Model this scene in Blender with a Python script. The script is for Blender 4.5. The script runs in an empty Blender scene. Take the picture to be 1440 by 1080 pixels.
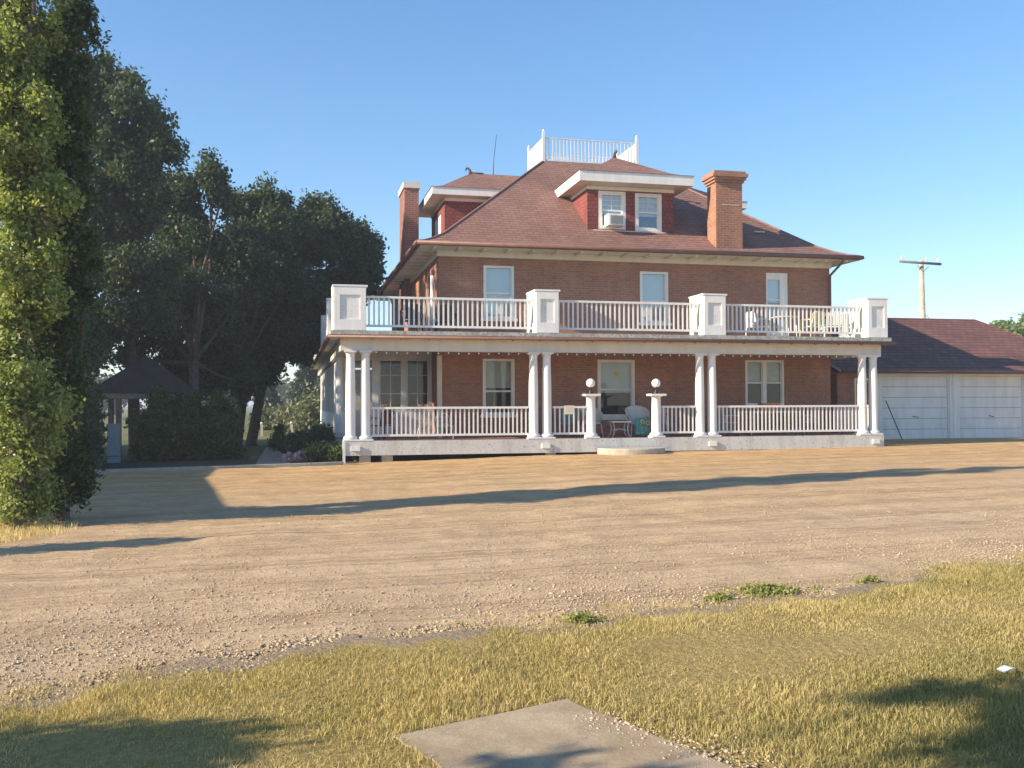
import bpy, math, random
import numpy as np
from mathutils import Vector, Matrix
GLARE_VEIL = .0013  # density of the volume that imitates lens glare
random.seed(7); rng = np.random.default_rng(7)
S = bpy.context.scene; C = S.collection
R = math.radians; PI = math.pi

# ------------------------------------------------------------------ camera
FPX, YAW, PITCH, ROLL, EYE = 1330., R(13.04), R(1.163), R(-.19), 1.4
camd = bpy.data.cameras.new('camera'); cam = bpy.data.objects.new('camera', camd); C.objects.link(cam)
camM = Matrix.Rotation(-YAW, 3, 'Z') @ Matrix.Rotation(PI/2+PITCH, 3, 'X') @ Matrix.Rotation(ROLL, 3, 'Z')
cam.matrix_world = Matrix.Translation((0, 0, EYE)) @ camM.to_4x4()
camd.sensor_width = 36; camd.lens = 36*FPX/1440; camd.clip_start = .1; camd.clip_end = 6000
S.camera = cam
def at(u, v, d):
    """world point seen at photo pixel (u,v), d metres in front of the camera"""
    return Vector((0, 0, EYE)) + camM @ Vector(((u-720)/FPX*d, (540-v)/FPX*d, -d))
GK = ([-15., 1.5, 7., 12., 22.], [-.42, -.20, -.075, -.015, .07])
def gz(x): return float(np.interp(x, *GK))

# ------------------------------------------------------------------ materials
def newmat(name):
    m = bpy.data.materials.new(name); m.use_nodes = True
    nt = m.node_tree; return m, nt, nt.nodes['Principled BSDF']
def N(nt, t, **k):
    n = nt.nodes.new(t)
    for a, b in k.items():
        if a in n.inputs: n.inputs[a].default_value = b
        else: setattr(n, a, b)
    return n
def L(nt, a, b): nt.links.new(a, b)
def math_(nt, op, a, b=None, clamp=False):
    n = nt.nodes.new('ShaderNodeMath'); n.operation = op; n.use_clamp = clamp
    for i, x in enumerate((a, b)):
        if x is None: continue
        if isinstance(x, (int, float)): n.inputs[i].default_value = x
        else: L(nt, x, n.inputs[i])
    return n.outputs[0]
def mix(nt, f, a, b, bt='MIX'):
    n = nt.nodes.new('ShaderNodeMix'); n.data_type = 'RGBA'; n.blend_type = bt
    for s, x in ((n.inputs[0], f), (n.inputs[6], a), (n.inputs[7], b)):
        if isinstance(x, (int, float)): s.default_value = x
        elif isinstance(x, tuple): s.default_value = (*x, 1) if len(x) == 3 else x
        else: L(nt, x, s)
    return n.outputs[2]
def noise(nt, scale, detail=4, rough=.6, vec=None, dist=0.):
    n = N(nt, 'ShaderNodeTexNoise'); n.inputs['Scale'].default_value = scale
    n.inputs['Detail'].default_value = detail; n.inputs['Roughness'].default_value = rough
    n.inputs['Distortion'].default_value = dist
    if vec: L(nt, vec, n.inputs['Vector'])
    return n.outputs['Fac']
def ramp(nt, fac, stops):
    n = nt.nodes.new('ShaderNodeValToRGB'); e = n.color_ramp.elements
    while len(e) < len(stops): e.new(.5)
    for i, (p, c) in enumerate(stops):
        e[i].position = p; e[i].color = (*c, 1) if isinstance(c, tuple) else (c, c, c, 1)
    L(nt, fac, n.inputs[0]); return n.outputs[0]
def pos(nt):
    return N(nt, 'ShaderNodeNewGeometry').outputs['Position']
def mapping(nt, vec, sc):
    n = N(nt, 'ShaderNodeMapping'); n.inputs['Scale'].default_value = sc; L(nt, vec, n.inputs[0]); return n.outputs[0]
def bump(nt, bs, h, strength=.4, dist=.02):
    n = N(nt, 'ShaderNodeBump'); n.inputs['Strength'].default_value = strength; n.inputs['Distance'].default_value = dist
    L(nt, h, n.inputs['Height']); L(nt, n.outputs[0], bs.inputs['Normal'])
def wall_uv(nt):
    g = N(nt, 'ShaderNodeNewGeometry'); tc = N(nt, 'ShaderNodeTexCoord')
    sp = N(nt, 'ShaderNodeSeparateXYZ'); L(nt, tc.outputs['Object'], sp.inputs[0])
    sn = N(nt, 'ShaderNodeSeparateXYZ'); L(nt, g.outputs['True Normal'], sn.inputs[0])
    f = math_(nt, 'GREATER_THAN', math_(nt, 'ABSOLUTE', sn.outputs[0]), math_(nt, 'ABSOLUTE', sn.outputs[1]))
    d = math_(nt, 'SUBTRACT', sp.outputs[1], sp.outputs[0])
    u = math_(nt, 'ADD', sp.outputs[0], math_(nt, 'MULTIPLY', f, d))
    c = N(nt, 'ShaderNodeCombineXYZ'); L(nt, u, c.inputs[0]); L(nt, sp.outputs[2], c.inputs[1])
    return c.outputs[0]
def plain(name, col, rough=.6, var=.12, scale=3., metal=0., spec=.4, bmp=0.):
    m, nt, b = newmat(name)
    n = noise(nt, scale, 5, .65, pos(nt))
    lo = tuple(c*(1-var) for c in col); hi = tuple(min(1, c*(1+var*.6)) for c in col)
    L(nt, ramp(nt, n, [(.3, lo), (.7, hi)]), b.inputs['Base Color'])
    b.inputs['Roughness'].default_value = rough; b.inputs['Metallic'].default_value = metal
    b.inputs['Specular IOR Level'].default_value = spec
    if bmp: bump(nt, b, noise(nt, scale*8, 4, .6, pos(nt)), bmp, .01)
    return m
def brickmat(name, c1, c2, mortar, w=.22, h=.075, ms=.012, patch=None, rough=.9, offset=.5, bs=.5):
    m, nt, b = newmat(name); uv = wall_uv(nt)
    t = N(nt, 'ShaderNodeTexBrick'); t.offset = offset; t.inputs['Scale'].default_value = 1
    t.inputs['Brick Width'].default_value = w; t.inputs['Row Height'].default_value = h
    t.inputs['Mortar Size'].default_value = ms; t.inputs['Mortar Smooth'].default_value = .3; t.inputs['Bias'].default_value = -.1
    t.inputs['Color1'].default_value = (*c1, 1); t.inputs['Color2'].default_value = (*c2, 1); t.inputs['Mortar'].default_value = (*mortar, 1)
    L(nt, uv, t.inputs['Vector'])
    n1 = noise(nt, .55, 5, .7, pos(nt)); n2 = noise(nt, 9, 3, .6, pos(nt))
    col = mix(nt, .55, t.outputs['Color'], ramp(nt, n1, [(.3, (.62, .58, .56)), (.7, (1.15, 1.1, 1.08))]), 'MULTIPLY')
    col = mix(nt, .4, col, ramp(nt, n2, [(.25, (.6, .6, .6)), (.75, (1.25, 1.25, 1.25))]), 'MULTIPLY')
    # rain streaks
    st = noise(nt, 1.6, 4, .6, mapping(nt, uv, (1.4, .16, 1)))
    col = mix(nt, .35, col, ramp(nt, st, [(.4, (1, 1, 1)), (.7, (.6, .58, .58))]), 'MULTIPLY')
    L(nt, col, b.inputs['Base Color']); b.inputs['Roughness'].default_value = rough
    b.inputs['Specular IOR Level'].default_value = .25
    bump(nt, b, math_(nt, 'SUBTRACT', 1., t.outputs['Fac']), bs, .012)
    return m
def paintmat(name, col, dirt=(.45, .42, .36), amt=.5, peel=0., rough=.55):
    m, nt, b = newmat(name); P = pos(nt)
    n = noise(nt, 2.2, 6, .7, P); st = noise(nt, 3.5, 4, .65, mapping(nt, P, (1, 1, .2)))
    f = math_(nt, 'MULTIPLY', ramp(nt, st, [(.45, 0.), (.8, 1.)]), amt, True)
    c = mix(nt, f, col, dirt)
    c = mix(nt, .5, c, ramp(nt, n, [(.3, (.85, .85, .84)), (.7, (1.05, 1.05, 1.05))]), 'MULTIPLY')
    if peel:
        pn = noise(nt, 14, 5, .7, P)
        c = mix(nt, ramp(nt, pn, [(.62-peel*.12, 0.), (.66-peel*.12, 1.)]), c, (.3, .27, .22))
        bump(nt, b, pn, .3, .01)
    L(nt, c, b.inputs['Base Color']); b.inputs['Roughness'].default_value = rough
    return m
def leafmat(name, stops, trans=.35, rough=.5):
    m, nt, b = newmat(name)
    a = N(nt, 'ShaderNodeAttribute'); a.attribute_name = 'tint'
    col = ramp(nt, a.outputs['Fac'], stops)
    L(nt, col, b.inputs['Base Color']); b.inputs['Roughness'].default_value = rough
    b.inputs['Specular IOR Level'].default_value = .3
    t = N(nt, 'ShaderNodeBsdfTranslucent'); L(nt, mix(nt, 1., col, (1.3, 1.25, .5), 'MULTIPLY'), t.inputs[0])
    ms = N(nt, 'ShaderNodeMixShader'); ms.inputs[0].default_value = trans
    L(nt, b.outputs[0], ms.inputs[1]); L(nt, t.outputs[0], ms.inputs[2])
    L(nt, ms.outputs[0], nt.nodes['Material Output'].inputs[0])
    return m
def glassmat(name, tint=(.75, .8, .82), refl=.35):
    m, nt, b = newmat(name)
    tr = N(nt, 'ShaderNodeBsdfTransparent'); tr.inputs[0].default_value = (*tint, 1)
    gl = N(nt, 'ShaderNodeBsdfGlossy'); gl.inputs['Roughness'].default_value = .02; gl.inputs[0].default_value = (.9, .95, 1, 1)
    P = pos(nt); bn = N(nt, 'ShaderNodeBump'); bn.inputs['Strength'].default_value = .04; bn.inputs['Distance'].default_value = .05
    L(nt, noise(nt, 1.5, 2, .5, P), bn.inputs['Height']); L(nt, bn.outputs[0], gl.inputs['Normal'])
    ms = N(nt, 'ShaderNodeMixShader'); lw = N(nt, 'ShaderNodeLayerWeight'); lw.inputs[0].default_value = .35
    L(nt, math_(nt, 'ADD', math_(nt, 'MULTIPLY', math_(nt, 'POWER', lw.outputs['Facing'], 4.), .8), refl*.5, True), ms.inputs[0])
    L(nt, tr.outputs[0], ms.inputs[1]); L(nt, gl.outputs[0], ms.inputs[2])
    L(nt, ms.outputs[0], nt.nodes['Material Output'].inputs[0]); return m

M = {}
M['brick'] = brickmat('house_brick', (.43, .20, .13), (.335, .152, .10), (.37, .245, .18))
M['brick_orange'] = brickmat('chimney_brick', (.43, .195, .12), (.33, .135, .085), (.38, .28, .2))
M['brick_dark'] = brickmat('chimney_brick_dark', (.31, .12, .09), (.23, .085, .07), (.3, .22, .19))
M['shingle'] = brickmat('roof_shingles', (.30, .168, .134), (.235, .13, .107), (.16, .092, .08), .32, .10, .014, bs=.7)
M['shingle_g'] = brickmat('garage_shingles', (.21, .105, .088), (.15, .074, .066), (.09, .045, .045), .32, .12, .016, bs=.7)
M['shingle_red'] = brickmat('dormer_shingles', (.29, .085, .078), (.23, .07, .063), (.14, .045, .042), .16, .13, .012, bs=.7)
M['white'] = paintmat('white_paint', (.80, .79, .76), amt=.35)
M['white_old'] = paintmat('old_white_paint', (.76, .75, .72), (.5, .47, .42), amt=.5, peel=.12)
M['cream'] = paintmat('cream_paint', (.70, .64, .53), amt=.4)
M['soffit'] = paintmat('soffit_paint', (.62, .58, .49), (.35, .3, .22), .6)
M['grey'] = paintmat('grey_paint', (.62, .62, .59), (.36, .34, .3), .7, .3)
M['gutter'] = plain('brown_gutter', (.17, .088, .066), .5, .25)
M['fascia'] = plain('brown_fascia', (.24, .13, .095), .6, .2)
M['deckedge'] = paintmat('roof_edge', (.5, .49, .44), (.2, .17, .13), .9, .9)
M['floor'] = plain('porch_floor_boards', (.30, .17, .13), .6, .3)
M['siding'] = brickmat('white_siding', (.78, .78, .76), (.72, .72, .70), (.3, .3, .3), 9., .16, .006, bs=.8)
M['garage_white'] = paintmat('garage_door_paint', (.76, .76, .74), (.45, .44, .4), .45)
M['glass'] = glassmat('window_glass', refl=.1); M['glass_sky'] = glassmat('window_glass_light', refl=.45)
M['blind'] = plain('window_blind', (.72, .76, .74), .8, .06)
M['curtain'] = plain('pale_curtain', (.62, .62, .58), .9, .15, 6)
M['dark'] = plain('interior_shade', (.035, .03, .03), .9, .3)  # room shade put into the colour, near-black behind openings
M['black'] = plain('black_metal', (.02, .02, .022), .4, .2)
M['ridge'] = plain('ridge_cap', (.22, .125, .10), .9, .25, 6)
M['globe'] = plain('milk_glass', (.88, .87, .84), .12, .03)
M['concrete'] = plain('concrete', (.42, .38, .31), .9, .25, 5, bmp=.4)
M['lead'] = plain('dark_roof_metal', (.10, .09, .09), .5, .3)
M['wood'] = plain('weathered_wood', (.32, .25, .19), .85, .4, 6, bmp=.4)
M['polewood'] = plain('pole_wood', (.45, .37, .28), .85, .35, 5)
M['armwood'] = plain('crossarm_wood', (.16, .15, .15), .85, .3, 5)
M['bark'] = plain('bark', (.115, .09, .07), .95, .5, 7, bmp=.9)
M['plastic'] = plain('white_plastic', (.78, .79, .78), .35, .05)
M['yellow'] = plain('yellow_plastic', (.75, .70, .36), .4, .06)
M['wicker'] = plain('white_wicker', (.62, .62, .60), .7, .2, 60, bmp=.8)
M['teal'] = plain('teal_cloth', (.10, .36, .35), .9, .4, 12)
M['petal'] = plain('yellow_petals', (.8, .55, .08), .8, .2)
M['seed'] = plain('brown_seed_head', (.1, .05, .02), .8, .2)
M['orangewood'] = plain('varnished_wood', (.5, .2, .07), .5, .3)
M['bluebox'] = plain('blue_grey_enamel', (.34, .43, .50), .5, .1)
M['redbrown'] = plain('red_brown_cloth', (.12, .05, .035), .8, .3)

# ------------------------------------------------------------------ mesh helper
class MB:
    def __init__(s, mat=None): s.v = []; s.f = []; s.m = []; s.sm = []; s.mat = mat; s.T = None; s.smooth = False
    def add(s, vs, fs):
        o = len(s.v)
        if s.T is not None: vs = [s.T @ Vector(p) for p in vs]
        s.v += [tuple(p) for p in vs]
        for f in fs: s.f.append([o+i for i in f]); s.m.append(s.mat); s.sm.append(s.smooth)
        return s
    def box(s, x0, y0, z0, x1, y1, z1):
        if x0 > x1: x0, x1 = x1, x0
        if y0 > y1: y0, y1 = y1, y0
        if z0 > z1: z0, z1 = z1, z0
        return s.add([(x0,y0,z0),(x1,y0,z0),(x1,y1,z0),(x0,y1,z0),(x0,y0,z1),(x1,y0,z1),(x1,y1,z1),(x0,y1,z1)],
              [(0,3,2,1),(4,5,6,7),(0,1,5,4),(1,2,6,5),(2,3,7,6),(3,0,4,7)])
    def quad(s, *p): return s.add(p, [tuple(range(len(p)))])
    def tube(s, pts, r, seg=8, cap=True):
        pts = [Vector(p) for p in pts]; n = len(pts)
        rs = r if isinstance(r, (list, tuple)) else [r]*n
        vs, fs = [], []; up0 = None
        for i, p in enumerate(pts):
            d = (pts[min(i+1, n-1)]-pts[max(i-1, 0)]).normalized()
            if up0 is None: up0 = Vector((0, 0, 1)) if abs(d.z) < .9 else Vector((1, 0, 0))
            a = d.cross(up0)
            if a.length < 1e-4: a = d.cross(Vector((0, 1, 0)))
            a.normalize(); b = d.cross(a); up0 = -b if b.dot(up0) < 0 else b
            for k in range(seg):
                t = 2*PI*k/seg; vs.append(p+(a*math.cos(t)+b*math.sin(t))*rs[i])
        for i in range(n-1):
            for k in range(seg):
                k2 = (k+1) % seg; fs.append((i*seg+k, i*seg+k2, (i+1)*seg+k2, (i+1)*seg+k))
        if cap: fs.append(tuple(range(seg))[::-1]); fs.append(tuple((n-1)*seg+k for k in range(seg)))
        sm = s.smooth; s.smooth = True; s.add(vs, fs); s.smooth = sm; return s
    def lathe(s, c, prof, seg=16, sx=1., sy=1.):
        vs, fs = [], []; n = len(prof)
        for r, z in prof:
            for k in range(seg):
                t = 2*PI*k/seg; vs.append((c[0]+r*sx*math.cos(t), c[1]+r*sy*math.sin(t), c[2]+z))
        for i in range(n-1):
            for k in range(seg):
                k2 = (k+1) % seg; fs.append((i*seg+k, i*seg+k2, (i+1)*seg+k2, (i+1)*seg+k))
        fs.append(tuple(range(seg))[::-1]); fs.append(tuple((n-1)*seg+k for k in range(seg)))
        sm = s.smooth; s.smooth = True; s.add(vs, fs); s.smooth = sm; return s
    def build(s, name, mat=None, parent=None):
        me = bpy.data.meshes.new(name); me.from_pydata(s.v, [], s.f)
        mats = []
        for k, m in enumerate(s.m):
            m = m or mat
            if m not in mats: mats.append(m)
            me.polygons[k].material_index = mats.index(m); me.polygons[k].use_smooth = s.sm[k]
        for m in mats: me.materials.append(M[m] if isinstance(m, str) else m)
        me.update(); return link(name, me, parent)
def link(name, me, parent=None):
    o = bpy.data.objects.new(name, me); C.objects.link(o)
    if parent is not None:
        o.parent = parent
        w = Vector((0, 0, 0)); q = parent
        if not parent.get('_local'):
            acc = parent
            if parent.type == 'EMPTY': o.matrix_parent_inverse = Matrix.Translation(-parent.location)
    return o
def tag(o, label=None, cat=None, group=None, kind=None):
    if label: o['label'] = label
    if cat: o['category'] = cat
    if group: o['group'] = group
    if kind: o['kind'] = kind
    return o
LOCALS = []
def empty(name, loc, label, cat, group=None, rz=0, local=False):
    o = bpy.data.objects.new(name, None); C.objects.link(o); o.location = loc; o.rotation_euler = (0, 0, rz)
    o.empty_display_size = .2
    if local: o['_local'] = 1; LOCALS.append(o)
    return tag(o, label, cat, group)
def copy_tree(o, loc, rz, label, parent=None):
    c = o.copy(); C.objects.link(c)
    if parent is None:
        c.location = loc; c.rotation_euler = (0, 0, rz); c['label'] = label
        if '_local' in c: LOCALS.append(c)
    else: c.parent = parent
    for ch in list(o.children): copy_tree(ch, None, None, None, c)
    return c
def raw(name, V, F, mat, parent=None, tint=None):
    """big numpy mesh, F is (n,k) of constant k"""
    me = bpy.data.meshes.new(name); n, k = F.shape
    me.vertices.add(len(V)); me.vertices.foreach_set('co', np.asarray(V, np.float32).ravel())
    me.loops.add(n*k); me.loops.foreach_set('vertex_index', F.astype(np.int32).ravel())
    me.polygons.add(n); me.polygons.foreach_set('loop_start', np.arange(0, n*k, k, dtype=np.int32))
    me.polygons.foreach_set('loop_total', np.full(n, k, np.int32))
    if tint is not None:
        a = me.attributes.new('tint', 'FLOAT', 'FACE'); a.data.foreach_set('value', np.asarray(tint, np.float32))
    me.update(calc_edges=True); me.validate(); me.materials.append(M[mat] if isinstance(mat, str) else mat)
    return link(name, me, parent)

# ================================================================== GROUND
SUN_EL, SUN_AZ = R(25.), math.atan2(.16, 1.)       # light travels towards +X and a little +Y
def snoise(X, Y, seed=0):
    r = np.random.default_rng(seed); z = 0*X
    for i in range(14):
        a = r.uniform(0, 2*PI); fq = 2**r.uniform(-.5, 3.2); z = z+np.sin((X*np.cos(a)+Y*np.sin(a))*fq+r.uniform(0, 6.28))/fq**.8
    return z/3
def GZ(X): return np.interp(X, *GK)
def sheet(name, xs, ys, dz, mat, amp=0., mask=None, seed=1, tint=None):
    X, Y = np.meshgrid(xs, ys); Z = GZ(X)+dz
    if amp: Z = Z+amp*snoise(X*3, Y*3, seed)
    V = np.stack([X, Y, Z], -1).reshape(-1, 3); nx = len(xs)
    i, j = np.meshgrid(np.arange(nx-1), np.arange(len(ys)-1)); b = (j*nx+i).ravel()
    F = np.stack([b, b+1, b+nx+1, b+nx], -1)
    if mask is not None:
        cx = V[F].mean(1); F = F[mask(cx[:, 0], cx[:, 1])]
        used = np.unique(F); mp = np.zeros(len(V), int); mp[used] = np.arange(len(used)); V = V[used]; F = mp[F]
    cc = V[F].mean(1); o = raw(name, V, F, mat, None, None if tint is None else tint(cc[:, 0], cc[:, 1])); tag(o, kind='structure'); return o

# field
m, nt, b = newmat('field_grass'); P = pos(nt)
c = mix(nt, ramp(nt, noise(nt, .15, 5, .6, P), [(.4, 0.), (.6, 1.)]), (.10, .12, .04), (.17, .16, .07))
c = mix(nt, .5, c, ramp(nt, noise(nt, 8, 4, .7, P), [(.3, (.6, .6, .6)), (.7, (1.3, 1.3, 1.3))]), 'MULTIPLY')
L(nt, c, b.inputs['Base Color']); b.inputs['Roughness'].default_value = 1; b.inputs['Specular IOR Level'].default_value = .1
M['field'] = m
far = [-4000, -1500, -600, -250, -100, -50, -30, -15, 1.5, 7, 12, 22, 40, 80, 200, 600, 1500, 4000]
sheet('ground', np.array(far, float), np.array([-200, -50, 0, 20, 40, 80, 160, 400, 1000, 2500, 4500], float), -.06, 'field')

# gravel drive
m, nt, b = newmat('gravel_drive'); P = pos(nt)
sp = N(nt, 'ShaderNodeSeparateXYZ'); L(nt, P, sp.inputs[0])
big = noise(nt, .35, 5, .65, P); mid = noise(nt, 2.2, 6, .7, P); fine = noise(nt, 60, 5, .75, P)
f = math_(nt, 'MULTIPLY', math_(nt, 'SUBTRACT', math_(nt, 'ADD', sp.outputs[1], math_(nt, 'MULTIPLY', math_(nt, 'SUBTRACT', big, .5), 10.)), 10.), .08, True)
c = mix(nt, f, (.52, .39, .25), (.60, .40, .20))
c = mix(nt, .75, c, ramp(nt, mid, [(.3, (.68, .66, .64)), (.7, (1.15, 1.15, 1.15))]), 'MULTIPLY')
c = mix(nt, .9, c, ramp(nt, fine, [(.28, (.62, .6, .58)), (.5, (1., 1., 1.)), (.75, (1.3, 1.3, 1.3))]), 'MULTIPLY')
tr = noise(nt, 1., 5, .7, mapping(nt, P, (.16, 2.6, 1)), 1.2)
c = mix(nt, .6, c, ramp(nt, tr, [(.36, (.7, .68, .66)), (.5, (1., 1., 1.)), (.66, (1.13, 1.13, 1.12))]), 'MULTIPLY')
wv = N(nt, 'ShaderNodeTexWave'); wv.bands_direction = 'Y'; wv.inputs['Scale'].default_value = .24; wv.inputs['Distortion'].default_value = 3.5; wv.inputs['Detail'].default_value = 3; wv.inputs['Detail Scale'].default_value = .25
L(nt, mapping(nt, P, (.16, 1, 1)), wv.inputs['Vector'])
trk = ramp(nt, wv.outputs['Fac'], [(.0, .0), (.62, .0), (.8, 1.), (.9, .25), (1., .9)])
c = mix(nt, math_(nt, 'MULTIPLY', trk, .5), c, mix(nt, 1., c, (.78, .74, .7), 'MULTIPLY'))
vo = N(nt, 'ShaderNodeTexVoronoi'); vo.inputs['Scale'].default_value = 38; L(nt, P, vo.inputs['Vector'])
c = mix(nt, .35, c, ramp(nt, vo.outputs['Color'], [(.0, (.65, .62, .6)), (1., (1.3, 1.3, 1.32))]), 'MULTIPLY')
L(nt, c, b.inputs['Base Color']); b.inputs['Roughness'].default_value = .95; b.inputs['Specular IOR Level'].default_value = .15
tk = noise(nt, 1., 5, .75, mapping(nt, P, (1.1, 7., 1)), .6)
band = ramp(nt, math_(nt, 'MULTIPLY', sp.outputs[1], 1/40), [(.42, 0.), (.50, 1.), (.57, 1.), (.62, .3)])
tkm = math_(nt, 'MULTIPLY', ramp(nt, tk, [(.52, 0.), (.6, 1.)]), band)
h = math_(nt, 'ADD', math_(nt, 'ADD', math_(nt, 'MULTIPLY', noise(nt, 30, 6, .75, P), .5), math_(nt, 'MULTIPLY', mid, 1.)), math_(nt, 'MULTIPLY', tr, 1.4))
h = math_(nt, 'ADD', math_(nt, 'ADD', h, math_(nt, 'MULTIPLY', tkm, .5)), math_(nt, 'MULTIPLY', trk, -.8))
bump(nt, b, h, .75, .06); M['gravel'] = m
EX = np.array([-30, -12, -3, -1.58, -.79, .17, 1.44, 3.08, 4.61, 6.61, 10, 20, 40.])
EY = np.array([3.0, 4.8, 5.6, 5.79, 6.29, 6.36, 6.69, 6.66, 7.16, 7.51, 8.2, 9.6, 11.])
def edge(x): return np.interp(x, EX, EY)
xs = np.unique(np.concatenate([np.arange(-40, -6, 1.), np.arange(-6, 9, .09), np.arange(9, 22, .35), np.arange(22, 61, 2.), [-15., 1.5, 7., 12., 22.]]))
ys = np.unique(np.concatenate([np.arange(2.5, 12, .09), np.arange(12, 26, .3), np.arange(26, 31.3, .6)]))
def drive_mask(x, y):
    top = np.where(x < 1.3, 25.15+.015*(x+2)+.1*np.maximum(x, 0), 31.)
    return (y > edge(x)-.35) & (y < top)
sheet('driveway', xs, ys, 0., 'gravel', .012, drive_mask)

# lawn
m, nt, b = newmat('dry_lawn'); P = pos(nt)
c = mix(nt, ramp(nt, noise(nt, .9, 5, .65, P), [(.35, 0.), (.65, 1.)]), (.30, .23, .09), (.38, .29, .13))
c = mix(nt, .8, c, ramp(nt, noise(nt, 22, 5, .75, P), [(.3, (.5, .48, .4)), (.7, (1.25, 1.25, 1.2))]), 'MULTIPLY')
at_ = N(nt, 'ShaderNodeAttribute'); at_.attribute_name = 'tint'
dirt = mix(nt, noise(nt, 35, 5, .75, P), (.14, .105, .07), (.42, .33, .23))
df = ramp(nt, math_(nt, 'ADD', at_.outputs['Fac'], math_(nt, 'MULTIPLY', math_(nt, 'SUBTRACT', noise(nt, 5, 5, .7, P), .5), .9)), [(.35, 0.), (.6, 1.)])
c = mix(nt, df, c, dirt)
L(nt, c, b.inputs['Base Color']); b.inputs['Roughness'].default_value = 1; b.inputs['Specular IOR Level'].default_value = .1
bump(nt, b, noise(nt, 18, 5, .7, P), .9, .04); M['lawn'] = m
def wob(x): return .10*np.sin(x*2.3+1)+.07*np.sin(x*5.7)+.05*np.sin(x*13.1+2)
SLAB = [(.47, 4.54), (1.41, 4.84), (1.80, 3.87), (2.5, 1.6), (.9, 1.2), (.72, 3.55), (.60, 4.2)]
def in_poly(x, y, poly):
    r = np.zeros(len(x), bool); n = len(poly)
    for i in range(n):
        x0, y0 = poly[i]; x1, y1 = poly[(i+1) % n]
        c_ = ((y0 > y) != (y1 > y)); xi = (x1-x0)*(y-y0)/(y1-y0+1e-9)+x0; r ^= c_ & (x < xi)
    return r
def lawn_mask(x, y): return (y < edge(x)+wob(x)-.10+.10*snoise(x*4, y*4, 12)) & ~in_poly(x, y, [(.55, 4.47), (1.37, 4.72), (1.72, 3.87), (2.4, 1.6), (.98, 1.3), (.8, 3.5), (.68, 4.15)])
lx = np.unique(np.concatenate([np.arange(-40, -4, 2.), np.arange(-4, 9, .06), np.arange(9, 44, 1.), [-15., 22.]]))
ly = np.unique(np.concatenate([np.arange(-20, 2, 1.), np.arange(2, 9, .06), np.arange(9, 14, .5)]))
sheet('lawn', lx, ly, .026, 'lawn', .012, lawn_mask, 5, lambda x, y: np.clip(1-(edge(x)+wob(x)-y)/.5, 0, 1))

M['blade'] = leafmat('grass_blades', [(0., (.18, .18, .06)), (.3, (.36, .31, .125)), (.6, (.52, .42, .19)), (.85, (.62, .50, .27)), (1., (.70, .60, .40))], .3, .7)
def blades(x, y, h, w, tint, z0):
    n = len(x); a = rng.uniform(0, 2*PI, n); lean = rng.normal(0, .6, n)*h; la = rng.uniform(0, 2*PI, n)
    wx, wy = np.cos(a)*w/2, np.sin(a)*w/2; dx, dy = np.cos(la)*lean, np.sin(la)*lean
    V = np.zeros((n, 5, 3))
    V[:, 0] = np.stack([x-wx, y-wy, z0], -1); V[:, 1] = np.stack([x+wx, y+wy, z0], -1)
    V[:, 2] = np.stack([x+wx*.8+dx*.35, y+wy*.8+dy*.35, z0+h*.55], -1); V[:, 3] = np.stack([x-wx*.8+dx*.35, y-wy*.8+dy*.35, z0+h*.55], -1)
    V[:, 4] = np.stack([x+dx, y+dy, z0+h*.95], -1)
    b_ = np.arange(n)[:, None]*5
    F = np.concatenate([b_+np.array([[0, 1, 2]]), b_+np.array([[0, 2, 3]]), b_+np.array([[3, 2, 4]])])
    return V.reshape(-1, 3), F, np.concatenate([tint, tint, tint])
def scatter(n, x0, x1, y0, y1, keep):
    x = rng.uniform(x0, x1, n); y = rng.uniform(y0, y1, n); k = keep(x, y); return x[k], y[k]
def gkeep(x, y):
    e = edge(x)+wob(x)-y
    dens = np.clip((e+.04+.32*snoise(x*3.2, y*3.2, 77))/.55, 0, 1)**.8*.95+.10*(e > -.3)
    vis = (x > -.30*y-.5) & (x < 1.0*y+.3)
    thin = np.clip(.8+.5*snoise(x*1.7, y*1.7, 9), .45, 1)
    return (rng.uniform(0, 1, len(x)) < dens*thin) & vis & ~in_poly(x, y, SLAB) & ~((x > 1.45) & (x < 2.1+.0*x) & (y < 4.3) & (x < 1.5+(4.45-y)*.75) & (rng.uniform(0, 1, len(x)) < .93))
gx, gy = scatter(640000, -3.2, 9., 2.9, 8.4, gkeep)
tf = snoise(gx*1.1, gy*1.1, 21); tt = snoise(gx*4, gy*4, 22)
gh = np.clip(.038+.011*tf+.011*tt, .024, .09)*rng.uniform(.6, 1.5, len(gx))*np.clip((edge(gx)+wob(gx)-gy)/.5, .45, 1)
gt = np.clip(.48+.2*snoise(gx*.9, gy*.9, 30)+.1*tt+rng.normal(0, .17, len(gx)), 0, 1)
V, F, T = blades(gx, gy, gh, rng.uniform(.0026, .0058, len(gx)), gt, GZ(gx)+.018)
tag(raw('grass', V, F, 'blade', None, T), 'dry straw coloured lawn grass in the foreground', 'grass', None, 'stuff')
# small grass patch beside the poplar
gx, gy = scatter(20000, -6.5, -2.4, 11.6, 15.2, lambda x, y: (((x+4.6)/1.9)**2+((y-13.4-(x+4.6)*.1)/1.5)**2 < rng.uniform(.5, 1, len(x))))
V, F, T = blades(gx, gy, rng.uniform(.03, .1, len(gx)), rng.uniform(.006, .012, len(gx)), np.clip(rng.normal(.82, .15, len(gx)), 0, 1), GZ(gx)-.005)
tag(raw('grass', V, F, 'blade', None, T), 'pale dry grass tuft patch at the foot of the poplar', 'grass', None, 'stuff')
# green weeds at the lawn edge
M['weed'] = leafmat('weed_leaves', [(0., (.16, .18, .05)), (.6, (.28, .30, .10)), (1., (.46, .43, .2))], .35)

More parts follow.
